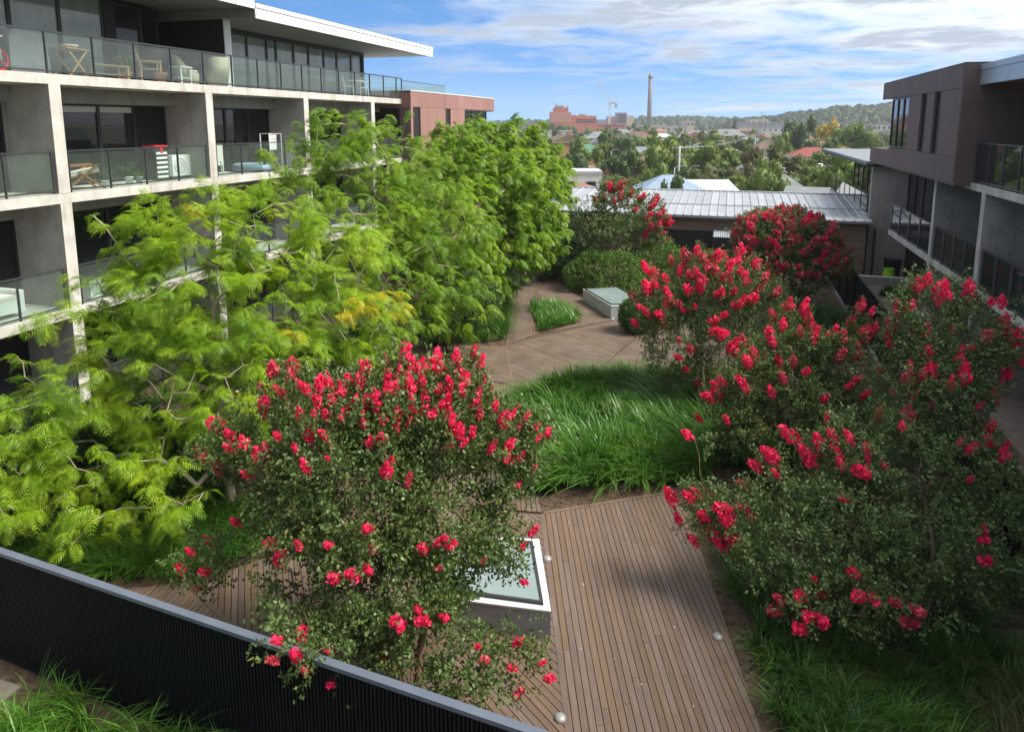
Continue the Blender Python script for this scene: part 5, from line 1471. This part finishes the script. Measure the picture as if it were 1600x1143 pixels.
for px, top, d, wd, key, t in [
    (965, 215, 165, 42, 'far_dark_round', 'dark bushy tree in the middle of the town beside the green roof'),
    (972, 240, 120, 46, 'far_dark_round', 'dark tree below the bushy one behind the small red gable'),
    (885, 240, 120, 50, 'far_dark_round', 'dark tree against the green roofed house'),
    (900, 222, 200, 26, 'far_green_round', 'green tree left of the bright green roof'),
    (925, 272, 95, 34, 'far_green_tall', 'leafy tree between the boxy grey house and the red gable'),
    (1040, 226, 130, 66, 'far_green_round', 'broad green tree behind the pale power pole'),
    (1090, 232, 135, 60, 'far_green_round', 'broad green tree right of the pale power pole'),
    (1030, 262, 92, 46, 'far_green_round', 'yellowish green tree left of the blue grey roof'),
    (1050, 282, 78, 36, 'far_dark_round', 'shaggy dark bush in front of the blue grey roof'),
    (1115, 212, 240, 44, 'far_green_round', 'round green tree beneath the tall palm'),
    (1070, 214, 250, 38, 'far_olive_round', 'olive tree above the pale power pole'),
    (1140, 236, 150, 50, 'far_green_round', 'green tree before the pale warehouse'),
    (1150, 264, 110, 50, 'far_straw_tall', 'straw coloured weeping tree left of the right hand willow'),
    (1175, 232, 120, 44, 'far_straw_tall', 'tall straw coloured weeping tree before the warehouse'),
    (1225, 230, 118, 60, 'far_olive_tall', 'weeping olive tree left of the red tiled roof'),
    (1205, 262, 95, 60, 'far_green_round', 'green bush behind the ribbed roof on the right'),
    (1310, 240, 95, 70, 'far_green_round', 'big green tree close to the right building terrace'),
    (1335, 262, 80, 40, 'far_green_tall', 'green tree behind the glass edged terrace'),
    (1245, 190, 240, 34, 'far_dark_round', 'dark round tree standing above the red tiled roof'),
    (1230, 212, 190, 26, 'far_green_round', 'small bright green round tree left of the red tiled roof'),
    (1295, 195, 300, 32, 'far_gold_round', 'golden yellow tree in front of the wooded hill'),
    (1320, 205, 240, 46, 'far_green_round', 'green tree right of the golden yellow one'),
    (1350, 205, 200, 50, 'far_green_round', 'green tree touching the corner of the right building'),
    (1280, 220, 210, 36, 'far_dark_round', 'dark tree behind the red tiled roof'),
    (1010, 200, 430, 26, 'far_dark_round', 'dark tree between the brown roofed house and the chimney'),
    (955, 200, 450, 22, 'far_dark_round', 'dark tree at the foot of the crane'),
    (1148, 186, 560, 14, 'far_dark_cone', 'dark cypress standing on the skyline'),
    (875, 196, 520, 26, 'far_dark_round', 'dark tree below the brick complex'),
    (840, 210, 90, 60, 'far_green_tall', 'tall light green tree behind the farthest locust')]:
    town_tree(t, px, top, d, wd, key)
# palms
def palm(label, px, top, d, s):
    p = far(px, top, d); h = p.z + 5
    r = thing('palm_tree', label, 'tree', (p.x, p.y, -5))
    m = MB(); m.tube([(0, 0, 0), (.1, 0, h * .5), (0, 0, h - s)], [.45, .35, .35], 7); m.build('trunk', M['pole_wood'], r, local=True)
    V, F = [], []
    for i in range(34):
        a = i * 2.4; e = random.uniform(-.9, .9)
        b = len(V)
        for t, wd in ((0, .1), (.4, .45), (.8, .35), (1.05, .05)):
            c = np.array([math.cos(a) * s * t * math.cos(e), math.sin(a) * s * t * math.cos(e), h - s + s * math.sin(e) * t - s * .5 * t * t])
            sd_ = np.array([-math.sin(a), math.cos(a), 0]) * wd * s * .3
            V += [c - sd_, c + sd_]
        for k_ in range(3): F.append((b + 2 * k_, b + 2 * k_ + 1, b + 2 * k_ + 3, b + 2 * k_ + 2))
    put('crown', np_mesh('crown', V, F, M['far_olive']), r)['kind'] = 'stuff'
palm('tall shaggy palm rising over the middle of the town', 1116, 190, 300, 4.0)
palm('shorter palm right of the tall shaggy one', 1152, 202, 300, 3.2)
palm('small palm by the blue grey roof', 1055, 279, 84, 1.3)
# the rest of the gardens between the houses
GREY = 'trees filling the gardens of the distant town'
for i in range(190):
    d = 95 * (7.5 ** random.random())
    px = random.uniform(810, 1400)
    h = random.uniform(3.0, 6.2) + d * 0.004
    p = far(px, 200, d)
    key = random.choice(['far_green_round'] * 4 + ['far_dark_round'] * 4 + ['far_olive_round'] * 2 + ['far_dark_cone', 'far_olive_tall', 'far_green_tall'])
    if d < 150: h = min(h, 4.4)
    r = thing('town_tree', 'one of the many small trees filling the gardens of the distant town', 'tree', (p.x, p.y, -5), random.uniform(0, 6.28), GREY)
    sx = random.uniform(1.6, 3.2) * (1 + d / 900)
    put('crown', random.choice(CROWNS[key]), r, (0, 0, 0), None, (sx, sx, h / 1.7))
# wooded hills on the horizon
M['hill_ground'] = mat('hill_ground', (0.03, 0.05, 0.022), 0.95, 0.3, 0.02)
def hill(name, prof, d, depth, mt='hill_green', n=900, size=9):
    """a ridge seen along the points prof (x, y), d metres off, with woods on it"""
    V, F = [], []
    for (x, y) in prof:
        t = far(x, y, d); a = far(x, 205, d * 0.86)
        b_ = Vector(EYE) + (t - Vector(EYE)) * (1 + depth / d)
        V += [(a.x, a.y, -5.5), ((a.x * .35 + t.x * .65), (a.y * .35 + t.y * .65), -5 + (t.z + 5) * .7), (t.x, t.y, t.z), (b_.x, b_.y, -5.5)]
    for i in range(len(prof) - 1):
        for k_ in range(3): F.append((i * 4 + k_, (i + 1) * 4 + k_, (i + 1) * 4 + k_ + 1, i * 4 + k_ + 1))
    tag(put(name, np_mesh(name, V, F, M['hill_ground'], True)), kind='structure')
    pos = []
    for _ in range(n):
        i = random.randrange(len(prof) - 1); s = random.random(); u = random.random() ** 0.8
        g0 = [Vector(V[i * 4 + q]) * (1 - s) + Vector(V[(i + 1) * 4 + q]) * s for q in range(3)]
        q = g0[0].lerp(g0[1], u * 2) if u < .5 else g0[1].lerp(g0[2], u * 2 - 1)
        pos.append(q)
    pos = np.array(pos)
    dome_v, dome_f = [], []
    for i in range(5):
        for j in range(8):
            ph = math.pi * 0.62 * i / 4; th = 2 * math.pi * j / 8
            rr = 1 + 0.16 * math.sin(3 * th + 2 * i) + random.uniform(-.08, .08)
            dome_v.append((rr * math.sin(ph + .02) * math.cos(th), rr * math.sin(ph + .02) * math.sin(th), rr * math.cos(ph)))
    for i in range(4):
        for j in range(8): dome_f.append((i * 8 + j, (i + 1) * 8 + j, (i + 1) * 8 + (j + 1) % 8, i * 8 + (j + 1) % 8))
    a = rng.uniform(0, 6.28, len(pos)); R = frames(np.stack([np.cos(a), np.sin(a), np.zeros(len(pos))], 1))
    sc_ = rng.uniform(.45, 1.0, len(pos)) * size * .5
    V1, F1 = scatter(np.array(dome_v), np.array(dome_f), pos + np.array([0, 0, size * .12]), R, sc_)
    tuft = np.array([(-.5, 0, 0), (0, .4, .12), (.5, 0, 0), (0, -.4, .12)])
    kk_ = np.repeat(np.arange(len(pos)), 22)
    dd_ = rng.normal(size=(len(kk_), 3)); dd_[:, 2] = np.abs(dd_[:, 2]) * .8 + .05; dd_ /= np.linalg.norm(dd_, axis=1, keepdims=True)
    V2, F2 = scatter(tuft, np.array([(0, 3, 2, 1)]), pos[kk_] + np.array([0, 0, size * .12]) + dd_ * sc_[kk_][:, None] * 1.03, frames(dd_ + rng.normal(0, .6, dd_.shape)), rng.uniform(.18, .4, len(kk_)) * size * .5)
    Vv, Ff = join([(V1, F1), (V2, F2)])
    tag(put(name + '_woods', np_mesh(name + '_woods', Vv, Ff, M[mt])), kind='stuff')
hill('east_hill', [(1140, 197), (1180, 193), (1215, 190), (1245, 184), (1280, 180), (1310, 176), (1345, 174), (1390, 170), (1440, 171), (1520, 168), (1620, 176), (1760, 190)], 900, 500, n=1100, size=15)
hill('horizon_hill', [(700, 196), (780, 195), (850, 193), (930, 196), (990, 189), (1040, 188), (1075, 187), (1110, 189), (1150, 190), (1200, 189), (1260, 192)], 1250, 500, n=700, size=14)

# ------------------------------------------------------------------ things on the balconies
def at_(name, label, cat, x, y, z, rz=0.0, group=None): return thing(name, label, cat, (x, y, z), rz, group)
F3, F2, F1 = 8.553, 5.703, 2.853
def part(r, name, mt, fn):
    m = MB(); fn(m); return m.build(name, M[mt], r, local=True)
# toy tricycle
t = at_('tricycle', 'toy tricycle with a big red spoked wheel at the far left of the top balcony', 'tricycle', -16.1, 12.35, F3, 0.2)
part(t, 'wheel', 'red_paint', lambda m: (m.ring((0, 0, .26), .22, .035, 'x'), m.tube([(-.03, 0, .26), (.03, 0, .26)], .05, 8), [m.bar((0, 0, .26), (0, .21 * math.cos(a), .26 + .21 * math.sin(a)), .03) for a in (1.57, 3.67, 5.76)]))
part(t, 'fork', 'white_paint', lambda m: (m.tube([(.05, 0, .26), (.05, -.05, .6), (0, -.08, .75)], .018, 6), m.tube([(-.05, 0, .26), (-.05, -.05, .6), (0, -.08, .75)], .018, 6), m.tube([(-.2, -.1, .78), (.2, -.1, .78)], .018, 6)))
part(t, 'seat', 'blue_paint', lambda m: (m.box(-.12, .12, -.6, -.34, .36, .42), m.box(-.12, .12, -.64, -.59, .36, .66)))
part(t, 'frame_tube', 'white_paint', lambda m: m.tube([(0, -.06, .62), (0, -.3, .38), (0, -.62, .14)], .022, 6))
for s in (-.18, .18): part(t, 'wheel', 'red_paint', lambda m, s=s: m.ring((s, -.62, .12), .09, .03, 'x', 14))
# covered barbecue
t = at_('covered_barbecue', 'barbecue under a grey cover on the top balcony beside the tricycle', 'barbecue', -16.7, 13.35, F3, 0.05)
part(t, 'cover', 'grey_cloth', lambda m: (m.add([(-.3, -.55, .06), (.3, -.55, .06), (.3, .55, .06), (-.3, .55, .06), (-.27, -.5, .85), (.27, -.5, .85), (.27, .5, .85), (-.27, .5, .85), (-.2, -.3, 1.08), (.2, -.3, 1.08), (.2, .3, 1.08), (-.2, .3, 1.08)],
     [(0, 1, 5, 4), (1, 2, 6, 5), (2, 3, 7, 6), (3, 0, 4, 7), (4, 5, 9, 8), (5, 6, 10, 9), (6, 7, 11, 10), (7, 4, 8, 11), (8, 9, 10, 11)])))
for a in (-.5, .5): part(t, 'leg', 'black_metal', lambda m, a=a: m.bar((.2, a, 0), (.2, a, .1), .05))
# folding table with crossed legs and bowl
t = at_('folding_table', 'small folding wooden table with crossed legs on the top balcony', 'table', -16.4, 14.45, F3, 0.1)
part(t, 'tabletop', 'wood', lambda m: [m.box(-.3 + i * .1, -.21 + i * .1, -.38, .38, .70, .725) for i in range(6)])
for s in (-.25, .25):
    part(t, 'leg', 'wood', lambda m, s=s: m.bar((s, -.34, 0), (s, .30, .70), .035)); part(t, 'leg', 'wood', lambda m, s=s: m.bar((s * .86, .34, 0), (s * .86, -.30, .70), .035))
t = at_('bowl', 'pale shallow bowl on the small folding wooden table', 'bowl', -16.4, 14.45, F3 + .725)
part(t, 'bowl', 'pale_cloth', lambda m: m.lathe([(.1, 0), (.2, .06), (.22, .1), (.19, .1), (.08, .03)], 14))
t = at_('bench', 'low wooden bench on the top balcony right of the folding table', 'bench', -16.2, 15.35, F3, 0.0)
part(t, 'seat', 'wood', lambda m: [m.box(-.2 + i * .1, -.11 + i * .1, -.62, .62, .36, .385) for i in range(4)])
for a in (-.56, .56):
    for b in (-.16, .16): part(t, 'leg', 'wood', lambda m, a=a, b=b: m.box(b - .025, b + .025, a - .025, a + .025, 0, .36))
part(t, 'stretcher', 'wood', lambda m: m.box(-.02, .02, -.53, .53, .12, .16))
def potted(label, x, y, z, h, mt='shrub_light', pot='terracotta', pr=.14, n=60, leaf=.5):
    t = at_('potted_plant', label, 'plant', x, y, z)
    part(t, 'pot', pot, lambda m: m.lathe([(pr * .7, 0), (pr, pr * 1.7), (pr * 1.08, pr * 1.75), (pr * 1.08, pr * 2), (pr * .9, pr * 2), (pr * .85, pr * 1.8)], 14))
    p = rng.normal(0, 1, (n, 3)) * np.array([h * .22, h * .22, h * .22]) + np.array([0, 0, pr * 2 + h * .4])
    V, F = scatter_var(TWIGS, p, rng.normal(0, 1, (n, 3)) + np.array([0, 0, .6]), np.full(n, leaf * 1.2))
    put('foliage', np_mesh('foliage', V, F, M[mt]), t)['kind'] = 'stuff'
    part(t, 'stem', 'bark_dark', lambda m: m.tube([(0, 0, pr), (.02, 0, pr * 2 + h * .5)], [.015, .008], 6))
potted('leafy potted plant by the glass door on the top balcony', -16.6, 16.4, F3, .8)
def wood_chair(label, x, y, z, rz):
    t = at_('slatted_chair', label, 'chair', x, y, z, rz)
    part(t, 'seat', 'wood', lambda m: [m.box(-.26 + i * .09, -.185 + i * .09, -.26, .26, .40, .425) for i in range(6)])
    part(t, 'backrest', 'wood', lambda m: ([m.bar((-.25, -.24 + i * .08, .46), (-.38, -.24 + i * .08, .92), .05, .02) for i in range(7)], m.bar((-.385, -.29, .93), (-.385, .29, .93), .05), m.bar((-.25, -.29, .45), (-.25, .29, .45), .04)))
    for a in (-.29, .29):
        part(t, 'armrest', 'wood', lambda m, a=a: m.box(-.32, .27, a - .03, a + .03, .62, .645))
        for b in (-.28, .24): part(t, 'leg', 'wood', lambda m, a=a, b=b: m.box(b - .022, b + .022, a - .022, a + .022, 0, .619))
wood_chair('slatted wooden armchair facing away on the top balcony', -16.6, 17.3, F3, 0.9)
t = at_('flower_pot', 'orange terracotta pot in front of the slatted wooden armchair', 'pot', -15.95, 17.0, F3)
part(t, 'pot', 'terracotta', lambda m: m.lathe([(.1, 0), (.16, .22), (.18, .23), (.18, .28), (.15, .28), (.14, .2)], 14))
t = at_('side_table', 'small white side table between the wooden and the wicker armchairs', 'table', -16.3, 18.2, F3)
part(t, 'tabletop', 'white_paint', lambda m: m.box(-.22, .22, -.25, .25, .52, .55))
part(t, 'shelf', 'white_paint', lambda m: m.box(-.18, .18, -.2, .2, .2, .22))
for a in (-.2, .2):
    for b in (-.17, .17): part(t, 'leg', 'white_paint', lambda m, a=a, b=b: m.box(b - .02, b + .02, a - .02, a + .02, 0, .519))
def wicker_chair(label, x, y, z, rz):
    t = at_('wicker_armchair', label, 'chair', x, y, z, rz)
    def shell(m):
        vs_, fs_ = [], []
        for i in range(13):
            a = math.radians(75 + 17.5 * i); c_ = max(0.0, math.cos(math.radians(180) - a))
            hgt = .60 + .36 * min(1.0, 1.6 * c_)
            vs_ += [(.30 * math.cos(a), .30 * math.sin(a), .04), (.40 * math.cos(a) - .10 * c_, .40 * math.sin(a), hgt), (.36 * math.cos(a) - .10 * c_, .36 * math.sin(a), hgt), (.27 * math.cos(a), .27 * math.sin(a), .05)]
        for i in range(12):
            for k_ in range(4): fs_.append((i * 4 + k_, i * 4 + (k_ + 1) % 4, i * 4 + 4 + (k_ + 1) % 4, i * 4 + 4 + k_))
        fs_ += [(0, 1, 2, 3), (51, 50, 49, 48)]
        m.add(vs_, fs_, True)
    part(t, 'backrest', 'wicker', shell)
    part(t, 'seat', 'wicker', lambda m: m.lathe([(.3, .0), (.33, .38), (.31, .42), (.2, .43)], 16))
    part(t, 'cushion', 'pale_cloth', lambda m: m.lathe([(.26, .425), (.29, .46), (.27, .50), (.1, .51)], 14))
wicker_chair('pale wicker tub armchair on the top balcony nearer the wooden chair', -16.7, 18.95, F3, 0.6)
wicker_chair('second pale wicker tub armchair, farther right on the top balcony', -16.4, 19.95, F3, 2.6)
def plain_chair(label, x, y, z, rz, mt='white_paint'):
    t = at_('white_chair', label, 'chair', x, y, z, rz)
    part(t, 'seat', mt, lambda m: m.box(-.22, .22, -.22, .22, .43, .46))
    part(t, 'backrest', mt, lambda m: (m.bar((-.21, -.2, .46), (-.28, -.2, .88), .03), m.bar((-.21, .2, .46), (-.28, .2, .88), .03), m.bar((-.28, -.2, .87), (-.28, .2, .87), .04), m.bar((-.25, -.2, .7), (-.25, .2, .7), .04)))
    for a in (-.19, .19):
        for b in (-.19, .19): part(t, 'leg', mt, lambda m, a=a, b=b: m.bar((b, a, 0), (b * .95, a * .95, .43), .028))
plain_chair('white chair at the far end of the top balcony, nearer the camera', -16.3, 28.3, F3, 0.4)
plain_chair('white chair at the far end of the top balcony, nearer the pink block', -16.5, 29.9, F3, 2.4)
t = at_('garden_table', 'white table between the two chairs at the far end of the top balcony', 'table', -16.5, 29.1, F3)
part(t, 'tabletop', 'white_paint', lambda m: m.lathe([(.42, .70), (.45, .72), (.42, .74)], 18)); part(t, 'pedestal', 'white_paint', lambda m: m.lathe([(.22, 0), (.05, .06), (.04, .70)], 12))
# middle balconies
def deck_chair(label, x, y, z, rz):
    t = at_('lounge_chair', label, 'chair', x, y, z, rz)
    for a in (-.3, .3):
        part(t, 'side_frame', 'wood_red', lambda m, a=a: (m.bar((-.45, a, 0), (.35, a, .62), .05), m.bar((.5, a, 0), (-.1, a, .45), .05), m.bar((-.4, a, .60), (.42, a, .62), .06, .03)))
    part(t, 'seat', 'wood_red', lambda m: m.add([(-.3, -.27, .30), (.42, -.27, .42), (.42, .27, .42), (-.3, .27, .30), (-.3, -.27, .33), (.42, -.27, .45), (.42, .27, .45), (-.3, .27, .33)], [(3, 2, 1, 0), (4, 5, 6, 7), (0, 1, 5, 4), (1, 2, 6, 5), (2, 3, 7, 6), (3, 0, 4, 7)]))
    part(t, 'cushion', 'pale_cloth', lambda m: m.add([(-.28, -.25, .335), (.4, -.25, .455), (.4, .25, .455), (-.28, .25, .335), (-.28, -.25, .42), (.4, -.25, .54), (.4, .25, .54), (-.28, .25, .42)], [(3, 2, 1, 0), (4, 5, 6, 7), (0, 1, 5, 4), (1, 2, 6, 5), (2, 3, 7, 6), (3, 0, 4, 7)]))
    part(t, 'backrest', 'wood_red', lambda m: [m.bar((-.3, -.25 + i * .1, .33), (-.62, -.25 + i * .1, .95), .05, .02) for i in range(6)])
deck_chair('reddish wooden lounge chair with a pale cushion on the middle balcony', -16.2, 14.2, F2, 1.2)
potted('small bushy plant in a white pot beside the wooden lounge chair', -15.95, 14.75, F2, .35, pot='white_paint', pr=.09, n=26, leaf=.35)
potted('green plant in a pale pot in the middle of the middle balcony', -16.0, 15.6, F2, .45, pot='white_paint', pr=.11, n=30, leaf=.4)
potted('small pale pot with a low plant right of the green one', -16.0, 15.95, F2, .22, pot='render_grey', pr=.1, n=16, leaf=.3)
t = at_('drawer_tower', 'tall narrow drawer unit with a red top in the corner of the middle balcony', 'drawers', -16.6, 17.25, F2)
part(t, 'casing', 'black_metal', lambda m: m.box(-.2, .2, -.24, .24, 0, .95)); part(t, 'lid', 'red_paint', lambda m: (m.box(-.22, .22, -.27, .27, .955, 1.03), m.box(.205, .23, -.05, .05, .8, .95)))
for i in range(6): part(t, 'drawer', 'white_paint', lambda m, i=i: m.box(.203, .225, -.21, .21, .06 + i * .14, .13 + i * .14))
t = at_('air_conditioner', 'white air conditioning unit standing at the right end of the middle balcony', 'air conditioner', -16.4, 17.9, F2 + 0.0)
part(t, 'casing', 'white_paint', lambda m: m.box(-.16, .16, -.4, .4, .08, .72)); part(t, 'fan_grille', 'render_grey', lambda m: (m.ring((.165, -.1, .4), .22, .012, 'x', 20), m.ring((.165, -.1, .4), .14, .01, 'x', 18), m.ring((.165, -.1, .4), .07, .01, 'x', 14)))
for a in (-.3, .3): part(t, 'foot', 'black_metal', lambda m, a=a: m.box(-.14, .14, a - .04, a + .04, 0, .079))
part(t, 'pipe', 'white_paint', lambda m: m.tube([(.05, .41, .25), (.1, .55, .22), (.1, .62, .1), (.1, .66, .02)], .025, 6))
plain_chair('white tube framed chair behind the glass right of the second column', -16.1, 19.1, F2, 0.3)
t = at_('hanging_towel', 'grey striped towel hanging on a rack behind the white tube chair', 'towel', -16.5, 19.7, F2)
part(t, 'rack', 'white_paint', lambda m: (m.bar((0, -.35, 0), (0, -.35, .98), .03), m.bar((0, .35, 0), (0, .35, .98), .03), m.bar((0, -.35, .98), (0, .35, .98), .03)))
part(t, 'towel', 'pale_cloth', lambda m: m.add([(.04 + .02 * math.sin(i * 2.1), -.3 + i * .1, zz) for zz in (.28, .97, 1.0) for i in range(7)] , [(r_ * 7 + i, r_ * 7 + i + 1, r_ * 7 + 8 + i, r_ * 7 + 7 + i) for r_ in range(2) for i in range(6)], True))
t = at_('drying_rack', 'white clothes rack standing above the glass on the third bay of the middle balcony', 'rack', -16.5, 22.75, F2)
part(t, 'frame_tube', 'white_paint', lambda m: [m.tube([(x, -.35, 0), (x, -.35, 1.3), (x, .35, 1.3), (x, .35, 0)], .02, 6) for x in (-.2, .2)])
part(t, 'towel', 'white_paint', lambda m: m.box(-.02, .02, -.1, .33, .7, 1.26))
t = at_('paddling_pool', 'light blue paddling pool leaning behind the glass of the third bay', 'pool', -16.2, 21.3, F2)
part(t, 'rim', 'tin_blue', lambda m: m.lathe([(.66, 0), (.75, .05), (.75, .22), (.66, .28), (.6, .22), (.6, .05), (.1, .03)], 22))
# lower balcony
t = at_('outdoor_sofa', 'white outdoor sofa on the lowest visible balcony at the left edge', 'sofa', -16.35, 11.3, F1)
part(t, 'seat', 'white_paint', lambda m: m.box(-.35, .35, -.8, .8, .12, .4)); part(t, 'backrest', 'white_paint', lambda m: m.box(-.42, -.25, -.8, .8, .402, .82))
for a in (-.86, .86): part(t, 'armrest', 'white_paint', lambda m, a=a: m.box(-.42, .35, a - .055, a + .055, .12, .62))
for a in (-.38, .38): part(t, 'cushion', 'pale_cloth', lambda m, a=a: m.box(-.24, .34, a - .37, a + .37, .402, .52))
for a in (-.8, .8):
    for b_ in (-.36, .3): part(t, 'leg', 'black_metal', lambda m, a=a, b_=b_: m.box(b_ - .025, b_ + .025, a - .025, a + .025, 0, .119))
t = at_('planter', 'tall white planter behind the glass right of the first column', 'planter', -15.95, 14.0, F1)
part(t, 'pot', 'white_paint', lambda m: m.add([(-.14, -.14, 0), (.14, -.14, 0), (.14, .14, 0), (-.14, .14, 0), (-.19, -.19, .5), (.19, -.19, .5), (.19, .19, .5), (-.19, .19, .5)], [(3, 2, 1, 0), (4, 5, 6, 7), (0, 1, 5, 4), (1, 2, 6, 5), (2, 3, 7, 6), (3, 0, 4, 7)]))
part(t, 'soil', 'soil', lambda m: m.box(-.16, .16, -.16, .16, .5, .505))
# right hand terraces
t = at_('wheelie_bin', 'black wheelie bin by the end wall of the right building', 'bin', 7.55, 36.6, 0, -1.4)
part(t, 'body', 'black_metal', lambda m: m.add([(-.24, -.24, .06), (.24, -.24, .06), (.24, .24, .06), (-.24, .24, .06), (-.3, -.29, 1.0), (.3, -.29, 1.0), (.3, .29, 1.0), (-.3, .29, 1.0)], [(3, 2, 1, 0), (4, 5, 6, 7), (0, 1, 5, 4), (1, 2, 6, 5), (2, 3, 7, 6), (3, 0, 4, 7)]))
part(t, 'lid', 'frame', lambda m: (m.box(-.33, .33, -.32, .32, 1.003, 1.06), m.bar((-.33, -.3, 1.02), (-.33, .3, 1.02), .05)))
for a in (-.22, .22): part(t, 'wheel', 'frame', lambda m, a=a: m.tube([(-.22, a - .03, .09), (-.22, a + .03, .09)], .09, 12))
t = at_('garden_bag', 'bright lime green garden bag leaning in front of the black bin', 'bag', 7.3, 35.95, 0, 0.2)
part(t, 'bag', 'lime', lambda m: m.lathe([(.2, 0), (.27, .12), (.25, .5), (.2, .62), (.24, .7), (.2, .7), (.16, .6)], 12))
part(t, 'handle', 'black_metal', lambda m: m.ring((.1, 0, .7), .1, .012, 'y', 12))
t = at_('garden_wall', 'low white topped wall across the end of the right hand private garden', 'wall', 7.4, 35.55, 0)
part(t, 'wall', 'concrete', lambda m: m.box(-2.2, 1.0, -.1, .1, -.05, .33)); part(t, 'coping', 'kerb_white', lambda m: m.box(-2.22, 1.02, -.13, .13, .333, .38))
t = at_('gate_post', 'tall thin black post in front of the stained end wall', 'post', 6.75, 37.0, 0)
part(t, 'post', 'black_metal', lambda m: (m.box(-.05, .05, -.05, .05, 0, 2.3), m.box(-.06, .06, -.06, .06, 2.303, 2.34)))
t = at_('outdoor_table', 'white outdoor table behind the glass of the middle balcony on the right', 'table', 7.6, 20.2, F1)
part(t, 'tabletop', 'white_paint', lambda m: m.box(-.4, .4, -.7, .7, .71, .74))
for a in (-.6, .6):
    for b_ in (-.33, .33): part(t, 'leg', 'white_paint', lambda m, a=a, b_=b_: m.box(b_ - .025, b_ + .025, a - .025, a + .025, 0, .709))

# ------------------------------------------------------------------ the air
hz = bpy.data.materials.new('air'); hz.use_nodes = True
nt = hz.node_tree; nt.nodes.remove(nt.nodes['Principled BSDF'])
pv = nt.nodes.new('ShaderNodeVolumePrincipled')
pv.inputs['Color'].default_value = (0.86, 0.92, 1.0, 1)
pv.inputs['Density'].default_value = 0.0002
nt.links.new(pv.outputs[0], nt.nodes['Material Output'].inputs['Volume'])
m = MB(); m.box(-1500, 1500, -60, 2300, -6.1, 82); m.build('haze', hz, kind='stuff')
